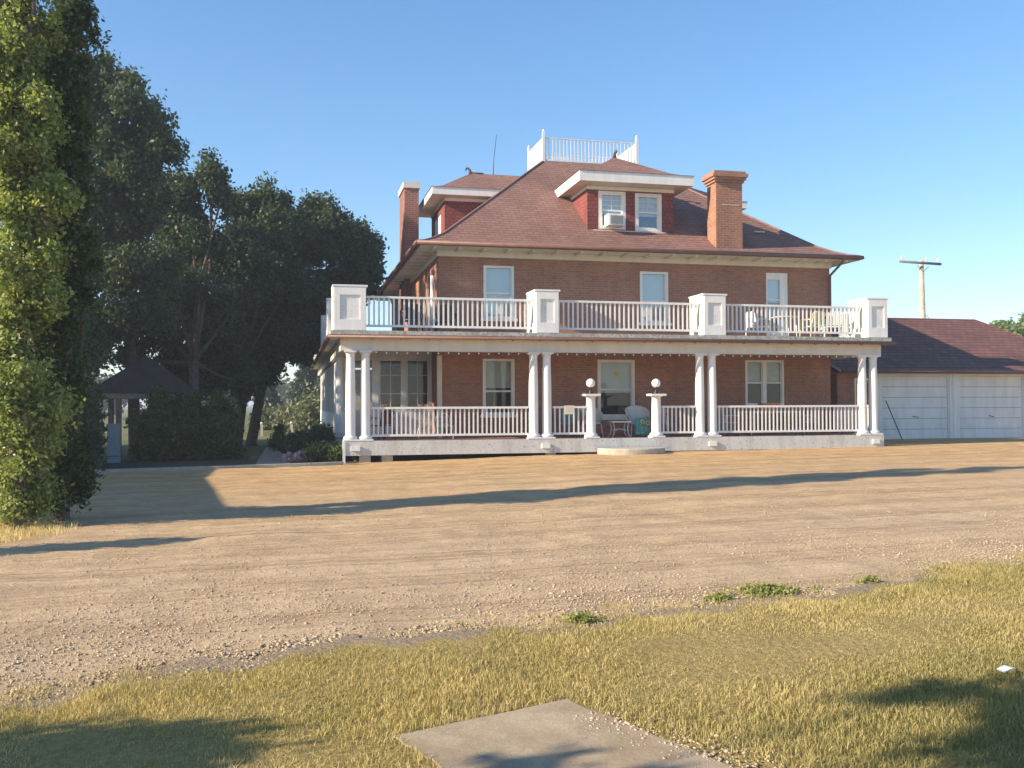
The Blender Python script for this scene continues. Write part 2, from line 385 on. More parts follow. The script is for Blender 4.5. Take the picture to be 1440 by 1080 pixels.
# gravel stones and clods
def stones(n, x, y, r, z0, mat, tint, name, label):
    base = np.array([[-1,-1,-.7],[1,-1,-.7],[1,1,-.7],[-1,1,-.7],[-.7,-.7,.7],[.7,-.7,.8],[.7,.7,.65],[-.7,.7,.75]])
    a = rng.uniform(0, 6.28, n); ca, sa = np.cos(a), np.sin(a)
    B = base[None]*rng.uniform(.6, 1.3, (n, 8, 3))*r[:, None, None]*np.array([1, .75, .55])
    V = np.stack([B[..., 0]*ca[:, None]-B[..., 1]*sa[:, None]+x[:, None], B[..., 0]*sa[:, None]+B[..., 1]*ca[:, None]+y[:, None], B[..., 2]+z0[:, None]], -1)
    q = np.array([[0,3,2,1],[4,5,6,7],[0,1,5,4],[1,2,6,5],[2,3,7,6],[3,0,4,7]])
    F = (np.arange(n)[:, None, None]*8+q[None]).reshape(-1, 4)
    return tag(raw(name, V.reshape(-1, 3), F, mat, None, np.repeat(tint, 6)), label, 'gravel', None, 'stuff')
m, nt, b = newmat('pebbles'); a = N(nt, 'ShaderNodeAttribute'); a.attribute_name = 'tint'
L(nt, ramp(nt, a.outputs['Fac'], [(0., (.18, .13, .09)), (.3, (.42, .32, .21)), (.7, (.54, .42, .28)), (1., (.66, .56, .43))]), b.inputs['Base Color'])
b.inputs['Roughness'].default_value = .9; M['pebble'] = m
def skeep(x, y):
    e = y-edge(x)-wob(x)
    p = np.exp(-np.clip(e, 0, 99)/2.2)*.9+.05
    return (e > -.15) & (rng.uniform(0, 1, len(x)) < p*np.clip(.7+.8*snoise(x*1.3, y*1.3, 44), .1, 1.3)) & (x > -.3*y-.5) & (x < .95*y+.3)
sx, sy = scatter(260000, -6, 15, 5.5, 14, skeep)
n = len(sx); sr = np.clip(rng.lognormal(math.log(.0044), .42, n), .0025, .015)
stones(n, sx, sy, sr, GZ(sx)+.006+.012*snoise(sx*3, sy*3, 1), 'pebble', np.clip(rng.normal(.45, .17, n), 0, 1), 'gravel', 'small loose gravel stones along the drive and lawn edge')
# coarse clods on the rough lawn edge
def ckeep(x, y):
    e = np.abs(y-edge(x)-wob(x)+.02)
    return rng.uniform(0, 1, len(x)) < np.exp(-(e/.2)**2)*np.clip(.4+.9*snoise(x*2.5, y*2.5, 61), 0, 1)*np.clip(1.3-.2*x, .3, 1)
sx, sy = scatter(110000, -3, 8, 5.1, 8.3, ckeep); n = len(sx)
stones(n, sx, sy, np.clip(rng.lognormal(math.log(.0075), .5, n), .003, .019), GZ(sx)+.012, 'pebble', rng.uniform(0, .55, n), 'gravel', 'dark coarse clods and stones on the rough lawn edge')
# stones beside the slab
sx, sy = scatter(4200, 1.35, 2.9, 2.8, 4.6, lambda x, y: (np.abs(x-(1.62+(4.3-y)*.55)) < rng.uniform(0, .3, len(x))) & (y < 4.6)); n = len(sx)
stones(n, sx, sy, np.clip(rng.lognormal(math.log(.005), .45, n), .0025, .015), GZ(sx)+.037, 'pebble', rng.uniform(.2, .7, n), 'gravel', 'pale crumbled gravel beside the concrete slab')

# concrete slab
m, nt, b = newmat('slab_concrete'); P = pos(nt)
c = mix(nt, ramp(nt, noise(nt, 2.5, 6, .7, P), [(.35, 0.), (.65, 1.)]), (.30, .22, .135), (.42, .335, .225))
c = mix(nt, .7, c, ramp(nt, noise(nt, 70, 4, .7, P), [(.3, (.75, .75, .75)), (.7, (1.15, 1.15, 1.15))]), 'MULTIPLY')
L(nt, c, b.inputs['Base Color']); b.inputs['Roughness'].default_value = .95; vc = N(nt, 'ShaderNodeTexVoronoi'); vc.feature = 'DISTANCE_TO_EDGE'; vc.inputs['Scale'].default_value = 1.1
dn = N(nt, 'ShaderNodeTexNoise'); dn.inputs['Scale'].default_value = 5; L(nt, P, dn.inputs['Vector'])
va = N(nt, 'ShaderNodeVectorMath'); va.operation = 'MULTIPLY_ADD'; L(nt, dn.outputs['Color'], va.inputs[0]); va.inputs[1].default_value = (.25, .25, .25); L(nt, P, va.inputs[2]); L(nt, va.outputs[0], vc.inputs['Vector'])
c = mix(nt, ramp(nt, vc.outputs['Distance'], [(.0, .35), (.005, 0.)]), c, (.12, .09, .06))
c = mix(nt, ramp(nt, noise(nt, 1.3, 6, .75, P), [(.5, 0.), (.62, .5)]), c, (.22, .16, .10)); L(nt, c, b.inputs['Base Color'])
bump(nt, b, noise(nt, 40, 5, .7, P), .4, .01)
M['slab'] = m
s_ = MB('slab'); pts = []
for i, (x, y) in enumerate(SLAB):
    x2, y2 = SLAB[(i+1) % len(SLAB)]
    for k in range(6):
        t = k/6; j = .008*math.sin(37*x+91*y+k*2.1); pts.append((x+(x2-x)*t+j, y+(y2-y)*t+j))
s_.add([(x, y, gz(x)+.036) for x, y in pts]+[(x, y, gz(x)-.1) for x, y in pts],
       [tuple(range(len(pts)))[::-1]]+[(i, (i+1) % len(pts), (i+1) % len(pts)+len(pts), i+len(pts)) for i in range(len(pts))])
tag(s_.build('path'), kind='structure')

# kerb, side walk and garden soil left of the house
k_ = MB('concrete')
for i in range(12):
    x0 = -9+i*.86; x1 = x0+.85; y0 = 25.2+.015*(x0+2)+.1*max(x0, 0); y1 = 25.2+.015*(x1+2)+.1*max(x1, 0)
    k_.add([(x0, y0, gz(x0)-.08), (x1, y1, gz(x1)-.08), (x1, y1+.14, gz(x1)-.08), (x0, y0+.14, gz(x0)-.08),
            (x0, y0, gz(x0)+.07), (x1, y1, gz(x1)+.07), (x1, y1+.14, gz(x1)+.07), (x0, y0+.14, gz(x0)+.07)],
           [(0,3,2,1),(4,5,6,7),(0,1,5,4),(1,2,6,5),(2,3,7,6),(3,0,4,7)])
tag(k_.build('kerb'), kind='structure')
M['walk'] = plain('garden_walk', (.33, .29, .24), .95, .25, 3)
w_ = MB('walk'); w_.quad((-1.0, 25.4, gz(-1)-.02), (-.1, 25.4, gz(0)-.02), (.1, 38, gz(0)-.02), (-1.0, 38, gz(-1)-.02))
w_.quad((-6, 25.4, gz(-6)-.015), (-1.001, 25.4, gz(-1)-.015), (-1.001, 26.2, gz(-1)-.015), (-6, 26.2, gz(-6)-.015))
tag(w_.build('path'), kind='structure')
M['soil'] = plain('garden_soil', (.075, .055, .04), 1, .4, 8)
w_ = MB('soil'); w_.quad((-9, 25.2, gz(-9)-.025), (-1.0, 25.35, gz(-1)-.025), (-1.3, 31, gz(-1)-.025), (-9, 31, gz(-9)-.025)); tag(w_.build('soil'), kind='structure')
w_ = MB('soil'); w_.quad((-.1, 25.4, gz(0)-.012), (1.35, 25.6, gz(1)-.012), (1.35, 44, gz(1)-.012), (.1, 44, gz(0)-.012)); tag(w_.build('soil'), kind='structure')
w_ = MB('soil')
for a, b_ in ((1.35, 7.), (7., 12.), (12., 17.8)): w_.quad((a, 25.9, gz(a)+.006), (b_, 25.9, gz(b_)+.006), (b_, 44, gz(b_)+.006), (a, 44, gz(a)+.006))
tag(w_.build('soil'), kind='structure')

# ================================================================== HOUSE
H = empty('brick_house', (10.9, 35, -.1), 'large red brick house with white two level veranda, dormers and brown hipped roof', 'house')
WX0, WX1, WY0, WY1, WZ1 = 4.28, 17.45, 28.3, 42.2, 5.98

def plane_map(o, u, n):
    """local (u, out, z) -> world matrix; n = outward normal"""
    u = Vector(u); n = Vector(n); m = Matrix.Identity(4)
    for i in range(3): m[i][0] = u[i]; m[i][1] = -n[i]; m[i][2] = (0, 0, 1)[i]; m[i][3] = o[i]
    return m
def holed(mb, u0, u1, z0, z1, holes, deep=.14):
    us = sorted({u0, u1, *[h[0] for h in holes], *[h[1] for h in holes]}); zs = sorted({z0, z1, *[h[2] for h in holes], *[h[3] for h in holes]})
    for a, b_ in zip(us, us[1:]):
        for c_, d in zip(zs, zs[1:]):
            um, zm = (a+b_)/2, (c_+d)/2
            if any(h[0] < um < h[1] and h[2] < zm < h[3] for h in holes): continue
            mb.quad((a, 0, c_), (b_, 0, c_), (b_, 0, d), (a, 0, d))
    for a, b_, c_, d in holes:
        mb.quad((a, 0, c_), (b_, 0, c_), (b_, deep, c_), (a, deep, c_)); mb.quad((a, 0, d), (a, deep, d), (b_, deep, d), (b_, 0, d))
        mb.quad((a, 0, c_), (a, deep, c_), (a, deep, d), (a, 0, d)); mb.quad((b_, 0, c_), (b_, 0, d), (b_, deep, d), (b_, deep, c_))
FRONT = plane_map((0, WY0, 0), (1, 0, 0), (0, -1, 0))
openings = [(5.67, 6.63, 4.0, 5.62), (10.74, 11.70, 3.95, 5.58), (15.13, 15.91, 3.45, 5.66),
            (5.64, 6.64, 1.05, 2.76), (9.31, 10.55, .95, 2.76), (14.36, 15.75, 1.3, 2.78)]
w = MB('brick'); w.T = FRONT; holed(w, WX0, WX1, .1, WZ1, openings)
w.T = None; w.quad((WX0, WY1, .1), (WX0, WY0, .1), (WX0, WY0, WZ1), (WX0, WY1, WZ1)); w.quad((WX1, WY0, .1), (WX1, WY1, .1), (WX1, WY1, WZ1), (WX1, WY0, WZ1))
w.quad((WX1, WY1, .1), (WX0, WY1, .1), (WX0, WY1, WZ1), (WX1, WY1, WZ1))
# brick arches above the upstairs windows
for a, b_, z in ((5.67, 6.63, 5.62), (10.74, 11.70, 5.58), (5.64, 6.64, 2.76), (9.31, 10.55, 2.76)): w.box(a-.1, WY0-.012, z+.035, b_+.1, WY0-.001, z+.2)
w.build('wall', None, H)
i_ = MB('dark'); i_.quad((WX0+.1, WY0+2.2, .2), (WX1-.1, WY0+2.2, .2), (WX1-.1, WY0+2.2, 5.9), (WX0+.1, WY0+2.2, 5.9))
i_.quad((WX0+.1, WY0+.15, 3.3), (WX1-.1, WY0+.15, 3.3), (WX1-.1, WY0+2.2, 3.3), (WX0+.1, WY0+2.2, 3.3)); i_.build('dark_backing', None, H)  # near-black sheets stand in for the shade of unlit rooms

def window(T, u0, u1, z0, z1, parent, blind=.6, fr='white', sill=True, split=None, bmat='blind', low=None, gl='glass', mid=.5, fw=.07, vert=0, lvl=0, arch=0):
    f = MB(fr); f.T = T
    d0, d1 = .005, .11
    f.box(u0, d0, z0, u0+fw, d1, z1); f.box(u1-fw, d0, z0, u1, d1, z1); f.box(u0+fw, d0, z1-fw, u1-fw, d1, z1); f.box(u0+fw, d0, z0, u1-fw, d1, z0+fw)
    cols = [(u0+fw, u1-fw)]
    if split:
        f.box(split[0], d0, z0+fw, split[1], d1, z1-fw); cols = [(u0+fw, split[0]), (split[1], u1-fw)]
    zm = z0+(z1-z0)*mid
    for a, b_ in cols:
        f.box(a, .04, zm-.025, b_, .1, zm+.025)
        for (p, q) in ((a, a+.035), (b_-.035, b_)): f.box(p, .05, z0+fw, q, .1, zm-.025); f.box(p, .045, zm+.025, q, .095, z1-fw)
        for k in range(vert):
            x = a+(b_-a)*(k+1)/(vert+1); f.box(x-.01, .055, zm+.025, x+.01, .08, z1-fw)
            if k == 0:
                for j in (1, 2): zz = zm+(z1-fw-zm)*j/3; f.box(a+.035, .057, zz-.009, b_-.035, .078, zz+.009)
    if lvl == 0:
        wo = f.build('window', None, parent)
        g = MB(gl); g.T = T
        for a, b_ in cols: g.quad((a, .085, z0+fw), (b_, .085, z0+fw), (b_, .085, z1-fw), (a, .085, z1-fw))
        g.build('pane', None, wo)
        bl = MB(bmat); bl.T = T; top = z1-fw
        for a, b_ in cols:
            zb = top-(top-z0)*blind
            n = max(4, int((top-zb)/.07))
            for k in range(n):
                za = zb+(top-zb)*k/n; bl.quad((a, .135, za), (b_, .135, za), (b_, .15, za+(top-zb)/n), (a, .15, za+(top-zb)/n))
        bl.build('blind', None, wo)
        if low:  # with the dark material this sheet imitates the unlit room
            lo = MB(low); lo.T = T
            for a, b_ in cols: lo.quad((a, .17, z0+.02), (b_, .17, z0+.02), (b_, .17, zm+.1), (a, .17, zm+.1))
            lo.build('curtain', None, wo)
        if sill:
            s2 = MB(fr); s2.T = T; s2.box(u0-.1, -.06, z0-.09, u1+.1, .03, z0-.002); s2.build('sill', None, wo)
        return wo
    f.mat = gl
    for a, b_ in cols: f.quad((a, .085, z0+fw), (b_, .085, z0+fw), (b_, .085, z1-fw), (a, .085, z1-fw))
    f.mat = bmat; top = z1-fw
    for a, b_ in cols: f.quad((a, .13, top-(top-z0)*blind), (b_, .13, top-(top-z0)*blind), (b_, .13, top), (a, .13, top))
    return f.build('window', None, parent)
window(FRONT, *openings[0], H, .92, low='curtain', gl='glass_sky', mid=.48)
window(FRONT, *openings[1], H, .55, low='curtain', gl='glass_sky', mid=.42)
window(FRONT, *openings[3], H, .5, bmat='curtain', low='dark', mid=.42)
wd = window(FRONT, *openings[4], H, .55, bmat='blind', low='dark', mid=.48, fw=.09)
s_ = MB('petal'); s_.T = FRONT @ Matrix.Translation((9.98, .07, 2.32)) @ Matrix.Rotation(PI/2, 4, 'X'); s_.lathe((0, 0, 0), [(.06, -.004), (.075, 0), (.06, .01)], 12)
s_.build('suncatcher', None, wd)
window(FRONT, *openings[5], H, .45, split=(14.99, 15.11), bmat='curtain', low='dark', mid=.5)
# upstairs door with glazed left leaf
d_ = MB('white'); d_.T = FRONT; a, b_, c_, d = openings[2]
d_.box(a, .01, c_, a+.05, .11, d); d_.box(b_-.27, .01, c_, b_, .11, d); d_.box(a+.05, .01, d-.22, b_-.27, .11, d); d_.box(a+.05, .03, c_, b_-.27, .1, c_+.25); d_.box(a+.05, .03, 4.75, b_-.27, .1, 4.79)
do = d_.build('door', None, H)
g = MB('glass_sky'); g.T = FRONT; g.quad((a+.05, .07, c_+.25), (b_-.27, .07, c_+.25), (b_-.27, .07, d-.22), (a+.05, .07, d-.22)); g.build('pane', None, do)
g = MB('blind'); g.T = FRONT; g.quad((a+.05, .13, 4.7), (b_-.27, .13, 4.7), (b_-.27, .13, d-.22), (a+.05, .13, d-.22)); g.build('blind', None, do)

# main roof
EX0, EX1, EY0, EY1, EZ = 3.58, 18.08, 27.5, 42.9, 6.17
DX0, DX1, DY0, DY1, DZ = 8.92, 12.65, 33.4, 35.7, 10.27
prof = [(0, 0), (.045, .018), (.10, .050), (.17, .105), (.25, .19), (1, 1)]
def ring(t, z): return [(EX0+(DX0-EX0)*t, EY0+(DY0-EY0)*t, EZ+(DZ-EZ)*z), (EX1+(DX1-EX1)*t, EY0+(DY0-EY0)*t, EZ+(DZ-EZ)*z),
                        (EX1+(DX1-EX1)*t, EY1+(DY1-EY1)*t, EZ+(DZ-EZ)*z), (EX0+(DX0-EX0)*t, EY1+(DY1-EY1)*t, EZ+(DZ-EZ)*z)]
def roof_z(x, y):
    t = min((x-EX0)/(DX0-EX0), (EX1-x)/(EX1-DX1), (y-EY0)/(DY0-EY0)); return EZ+(DZ-EZ)*float(np.interp(t, [p[0] for p in prof], [p[1] for p in prof]))
r_ = MB('shingle'); rings = [ring(*p) for p in prof]
for A, B in zip(rings, rings[1:]):
    for k in range(4): r_.quad(A[k], A[(k+1) % 4], B[(k+1) % 4], B[k])
r_.mat = 'lead'; r_.quad(*[(x, y, z+.01) for x, y, z in rings[-1]])
# ridge caps on the hips
r_.mat = 'ridge'
for k in range(4): r_.tube([Vector(rg[k])-Vector((0, 0, .01)) for rg in rings], .05, 6)
r_.mat = 'fascia'; r_.box(EX0+.02, EY0+.02, EZ-.10, EX1-.02, EY0+.05, EZ-.006); r_.box(EX0+.02, EY0+.051, EZ-.1, EX0+.05, EY1, EZ-.006); r_.box(EX1-.05, EY0+.051, EZ-.1, EX1-.02, EY1, EZ-.006)
r_.build('roof', None, H)
# soffit with brackets
s_ = MB('soffit'); zb = EZ-.11
s_.box(EX0+.06, EY0+.06, zb-.02, EX1-.06, WY0-.002, zb); s_.box(EX0+.06, WY0, zb-.021, WX0-.002, EY1-.06, zb-.001); s_.box(WX1+.002, WY0, zb-.021, EX1-.06, EY1-.06, zb-.001)
s_.mat = 'cream'; s_.box(WX0-.05, WY0-.05, zb-.20, WX1+.05, WY0-.004, zb-.021)
s_.box(WX0-.05, WY0-.049, zb-.20, WX0-.004, WY1, zb-.022); s_.mat = 'soffit'
for i in range(19):
    x = EX0+.45+i*.755; s_.box(x, EY0+.12, zb-.075, x+.09, WY0-.052, zb-.022)
for i in range(19):
    y = WY0+.45+i*.72; s_.box(EX0+.1, y, zb-.075, WX0-.052, y+.09, zb-.023)
s_.build('soffit', None, H)
def gutter(name, pts, r, mat='gutter', parent=H):
    g = MB(mat)
    for p, q in zip(pts, pts[1:]):
        p, q = Vector(p), Vector(q); g.tube([p, q], r, 8)
    return g.build(name, None, parent)
gutter('gutter', [(EX0-.06, EY1, EZ-.05), (EX0-.06, EY0-.06, EZ-.05), (EX1+.06, EY0-.06, EZ-.05), (EX1+.06, EY1, EZ-.05)], .065)
dp = MB('gutter'); dp.tube([(WX1-.02, EY0-.06, EZ-.08), (WX1-.02, EY0-.04, EZ-.2), (WX1-.03, WY0-.1, EZ-.55), (WX1-.03, WY0-.08, EZ-.7), (WX1-.03, WY0-.08, 3.5)], .04, 8); dp.build('downspout', None, H)
dp = MB('white'); dp.tube([(WX0-.09, 28.95, 5.35), (WX0-.09, 28.95, 3.45)], .06, 8); dp.build('downspout', None, H)

# dormers
def dormer(T, w, wz, top, ez, apz, hipd, back, ridgeback, wins, face_extra, ox=.42, oy=.62, name='dormer'):
    """local: x across, y inward, z; face at y=0"""
    d = MB('shingle_red'); d.T = T
    holed(d, -w/2, w/2, wz, top, [(a, b_, c_, e) for a, b_, c_, e in wins], .12)
    d.quad((-w/2, 0, wz), (-w/2, 0, top), (-w/2, back, top), (-w/2, back, wz)); d.quad((w/2, 0, wz), (w/2, back, wz), (w/2, back, top), (w/2, 0, top))
    d.mat = 'white'; d.box(-w/2-.03, -.035, top-.1, w/2+.03, -.003, top+.02); d.box(-w/2-.03, -.03, top-.1, -w/2-.002, back, top+.02); d.box(w/2+.002, -.03, top-.1, w/2+.03, back, top+.02)
    d.mat = 'soffit'; d.box(-w/2-ox, -oy, top+.03, w/2+ox, back, top+.055)
    d.mat = 'white'; d.box(-w/2-ox-.03, -oy-.03, top+.02, w/2+ox+.03, -oy, ez); d.box(-w/2-ox-.03, -oy+.001, top+.02, -w/2-ox, back, ez); d.box(w/2+ox, -oy+.001, top+.02, w/2+ox+.03, back, ez)
    ob = d.build(name, None, H)
    r = MB('shingle'); r.T = T; X = w/2+ox+.06; Y0_ = -oy-.06
    pr = [(0, 0), (.12, .05), (.3, .2), (1, 1)]
    def lv(t, z): return X*(1-t), Y0_+(hipd-Y0_)*t, ez+.004+(apz-ez)*z
    for (t0, z0), (t1, z1) in zip(pr, pr[1:]):
        xa, ya, za = lv(t0, z0); xb, yb, zb_ = lv(t1, z1)
        if xb < 1e-6: r.add([(-xa, ya, za), (xa, ya, za), (0, yb, zb_)], [(0, 1, 2)])
        else: r.quad((-xa, ya, za), (xa, ya, za), (xb, yb, zb_), (-xb, yb, zb_))
        r.quad((xa, ya, za), (xa, ridgeback, za), (xb, ridgeback, zb_), (xb, yb, zb_)); r.quad((-xa, ridgeback, za), (-xa, ya, za), (-xb, yb, zb_), (-xb, ridgeback, zb_))
    r.build('dormer_roof', None, ob)
    fi = MB('lead'); fi.T = T
    fi.tube([(0, hipd, apz-.02), (0, hipd-.02, apz+.12), (0, hipd-.1, apz+.2), (0, hipd-.18, apz+.18), (0, hipd-.17, apz+.1)], [.07, .05, .045, .04, .03], 8)
    fi.tube([(0, hipd+.5, apz), (0, hipd, apz+.02)], .05, 6); fi.build('finial', None, ob)
    return ob
YF = 29.05
TF = Matrix.Translation((10.72, YF, 0))
wins = [(9.61-10.72, 10.55-10.72, 7.03, 8.27), (10.87-10.72, 11.80-10.72, 7.01, 8.25)]
df = dormer(TF, 2.96, 6.6, 8.40, 8.74, 9.80, 1.55, 2.3, 4.2, wins, None, ox=.42, oy=.62)
for a, b_, c_, e in wins: window(TF, a, b_, c_, e, df, .55, lvl=1, vert=1, gl='glass_sky', fw=.12)
fx = MB('white'); fx.T = TF; fx.box(-1.3, -.05, 6.93, 1.2, -.001, 6.99); fx.build('sill', None, df)
TW = Matrix.Translation((5.3, 35.15, 0)) @ Matrix.Rotation(-PI/2, 4, 'Z')
ww = [(-.95, .75, 7.2, 8.4)]
dw = dormer(TW, 3.3, 6.9, 8.78, 9.06, 10.12, 1.25, 2.2, 4.2, ww, None, ox=.48, oy=.5)
p_ = MB('white'); p_.T = TW; p_.box(-.95, .02, 7.2, .75, .06, 8.4); p_.box(-.1, .01, 7.2, -.06, .02, 8.4); p_.build('shutter_panel', None, dw)
TE = Matrix.Translation((16.35, 35.15, 0)) @ Matrix.Rotation(PI/2, 4, 'Z')
dormer(TE, 3.3, 6.9, 8.78, 9.06, 10.12, 1.25, 2.2, 4.2, [], None, ox=.48, oy=.5)

# roof-top railing
def rail(name, p, q, z0, z1, pitch, parent, mat='white', bw=.045, top=.10, th=.05, lift=.08, post=False, midrail=None):
    p, q = Vector((*p, 0)), Vector((*q, 0)); d = (q-p); Ln = d.length; d.normalize()
    T = Matrix.Translation(p) @ Matrix.Rotation(math.atan2(d.y, d.x), 4, 'Z')
    r = MB(mat); r.T = T
    r.box(0, -top/2, z1-th, Ln, top/2, z1); r.box(0, -.03, z0+lift, Ln, .03, z0+lift+.06)
    n = int(Ln/pitch)
    for i in range(n):
        x = (i+.5)*Ln/n+random.uniform(-.004, .004); r.box(x-bw/2, -bw/2, z0+lift+.06, x+bw/2, bw/2, z1-th)
    if midrail: r.box(0, -.02, midrail-.02, Ln, .02, midrail+.02)
    return r.build(name, None, parent)
x0, x1, y0, y1 = 8.97, 12.6, 33.45, 35.65
for p, q in (((x0, y0), (x1, y0)), ((x0, y1), (x1, y1))): rail('roof_railing', p, q, 10.27, 11.18, .135, H, bw=.035, top=.04, th=.035, lift=.04, midrail=None)
for p, q in (((x0, y0+.06), (x0, y1-.06)), ((x1, y0+.06), (x1, y1-.06))): rail('roof_railing', p, q, 10.27, 11.18, .10, H, bw=.06, top=.06, th=.05, lift=.02)
for x in (x0, x1):
    for y in (y0, y1):
        p_ = MB('white'); p_.box(x-.045, y-.045, 10.2, x+.045, y+.045, 11.4); p_.lathe((x, y, 11.4), [(.03, 0), (.045, .03), (.02, .07)], 8); p_.build('railing_post', None, H)
# antenna
a_ = MB('black'); z = roof_z(7.4, 35)
a_.tube([(7.45, 35.3, 9.0), (7.48, 35.3, 10.7), (7.6, 35.3, 11.7)], [.02, .014, .008], 6); a_.build('antenna', None, H)
v_ = MB('lead'); v_.box(15.25, 29.2, 6.9, 15.5, 29.4, 7.15); v_.mat = 'cream'; v_.box(15.2, 29.15, 7.15, 15.55, 29.45, 7.19); v_.build('roof_vent', None, H)

# chimneys
c_ = MB('brick_orange'); c_.box(13.28, 28.10, 6.15, 14.20, 28.76, 8.52)
for k, (e, za, zb_) in enumerate([(.05, 8.52, 8.60), (.10, 8.60, 8.69), (.15, 8.69, 8.80), (.09, 8.80, 8.88)]): c_.box(13.28-e, 28.10-e, za, 14.20+e, 28.76+e, zb_)
c_.mat = 'dark'; c_.box(13.45, 28.25, 8.88, 14.0, 28.6, 8.9)
c_.mat = 'cream'; c_.box(13.5, 28.09, 7.78, 14.1, 28.099, 7.80); c_.build('chimney', None, H)
c_ = MB('brick_dark'); c_.box(4.03, 35.0, 5.0, 4.56, 36.7, 9.42); c_.mat = 'cream'; c_.box(3.98, 34.95, 9.42, 4.61, 36.75, 9.64); c_.build('chimney', None, H)

# ---- porch
PX0, PX1, PY0 = .98, 17.98, 25.78
f_ = MB('floor'); f_.box(1.35, PY0+.06, .30, 17.7, WY0-.003, .38); f_.box(1.35, WY0-.002, .30, WX0-.004, 49.9, .381); f_.build('porch_floor', None, H)
s_ = MB('grey'); s_.box(1.37, PY0, .0, 17.66, PY0+.045, .392); s_.box(1.33, PY0-.002, .03, 1.369, 49.9, .369); s_.box(17.67, PY0, .03, 17.71, WY0, .369)
s_.mat = 'white'
for x in (1.42, 6.72, 11.8, 17.2): s_.box(x+.1, PY0-.05, .13, x+.34, PY0-.001, .26)
s_.build('skirting', None, H)
for x in (1.75, 2.35, 6.95): MB('concrete').box(x, PY0+.06, -.35, x+.3, PY0+.4, .029).build('pier', None, H)
MB('white').box(1.30, PY0-.02, -.3, 1.37, PY0-.004, .37).build('corner_post', None, H)
c_ = MB('cream'); c_.box(1.25, PY0+.12, 2.84, 17.72, PY0+.42, 3.19); c_.box(1.25, PY0+.421, 2.84, 1.5, 49.9, 3.19); c_.box(17.45, PY0+.421, 2.84, 17.72, WY0-.01, 3.19); c_.build('beam', None, H)
c_ = MB('white'); c_.box(1.5, PY0+.422, 2.95, 17.44, WY0-.004, 2.99); c_.build('porch_ceiling', None, H)
c_ = MB('soffit'); c_.box(PX0+.02, PY0-.02, 3.19, PX1-.05, PY0+.9, 3.21); c_.box(PX0+.02, PY0+.901, 3.19, 1.6, 50.0, 3.211); c_.build('soffit', None, H)
c_ = MB('deckedge'); c_.box(PX0, PY0-.04, 3.27, PX1, WY0-.005, 3.38); c_.box(PX0, WY0-.004, 3.27, WX0-.004, 50, 3.381)
c_.mat = 'gutter'; c_.box(PX0-.03, PY0-.07, 3.212, PX1+.03, PY0+.4, 3.268); c_.box(PX0-.03, PY0+.401, 3.212, PX0+.3, 50, 3.2679); c_.build('porch_roof', None, H)
gutter('gutter', [(PX0-.08, 50, 3.20), (PX0-.08, PY0-.12, 3.20), (PX1+.08, PY0-.12, 3.20), (PX1+.08, WY0, 3.2)], .045)
for i in range(22):
    x = PX0+.3+i*.78; MB('gutter').box(x, PY0-.165, 3.13, x+.03, PY0-.07, 3.16).build('gutter_bracket', None, H)
M['column'] = M['white']
def column(x, y, z0=.38, z1=2.84, r=.135, parent=H, name='column'):
    c = MB('white'); hh = z1-z0
    c.box(x-.2, y-.2, z0, x+.2, y+.2, z0+.06)
    c.lathe((x, y, z0+.06), [(.185, 0), (.195, .03), (.185, .065), (.15, .085), (r, .12), (r*1.0, hh*.33), (r*.97, hh*.6), (r*.84, hh-.26), (r*.84, hh-.2), (r*.97, hh-.185), (r*.86, hh-.17), (r*.9, hh-.14), (r*1.25, hh-.105)], 20)
    c.box(x-.17, y-.17, z1-.045, x+.17, y+.17, z1)
    return c.build(name, None, parent)
CY = 25.98
for x in (1.52, 1.92, 6.64, 7.03, 11.71, 12.10, 17.10, 17.48): column(x, CY)
column(1.42, 27.9+1.8, r=.14)
for x in (8.34, 10.34):
    c = MB('white'); c.box(x-.2, CY-.2, .38, x+.2, CY+.2, .44)
    c.lathe((x, CY, .44), [(.19, 0), (.2, .03), (.185, .065), (.155, .09), (.14, .12), (.135, .8), (.128, 1.1), (.15, 1.13), (.2, 1.16)], 20); c.box(x-.23, CY-.23, 1.6, x+.23, CY+.23, 1.66)
    po = c.build('pedestal', None, H)
    g = MB('black'); g.lathe((x, CY, 1.66), [(.07, 0), (.075, .03), (.045, .06), (.04, .13), (.06, .17), (.07, .19)], 12); g.build('lamp_holder', None, po)
    g = MB('globe'); rr = .13; g.lathe((x, CY, 1.97), [(max(.01, rr*math.cos(t)), rr*math.sin(t)) for t in [(-PI/2)+PI*k/12 for k in range(13)]], 20); g.build('globe', None, po)
def lrail(xa, xb): return rail('railing', (xa, CY), (xb, CY), .40, 1.31, .125, H, bw=.04, th=.06, lift=.10)
lrail(2.08, 6.48); lrail(7.2, 8.18); lrail(10.5, 11.55); lrail(12.26, 16.94)
rail('railing', (1.45, 26.2), (1.45, 29.5), .40, 1.31, .125, H, bw=.04, th=.06, lift=.10)
rail('railing', (17.5, 26.2), (17.5, 28.2), .40, 1.31, .125, H, bw=.04, th=.06, lift=.10)
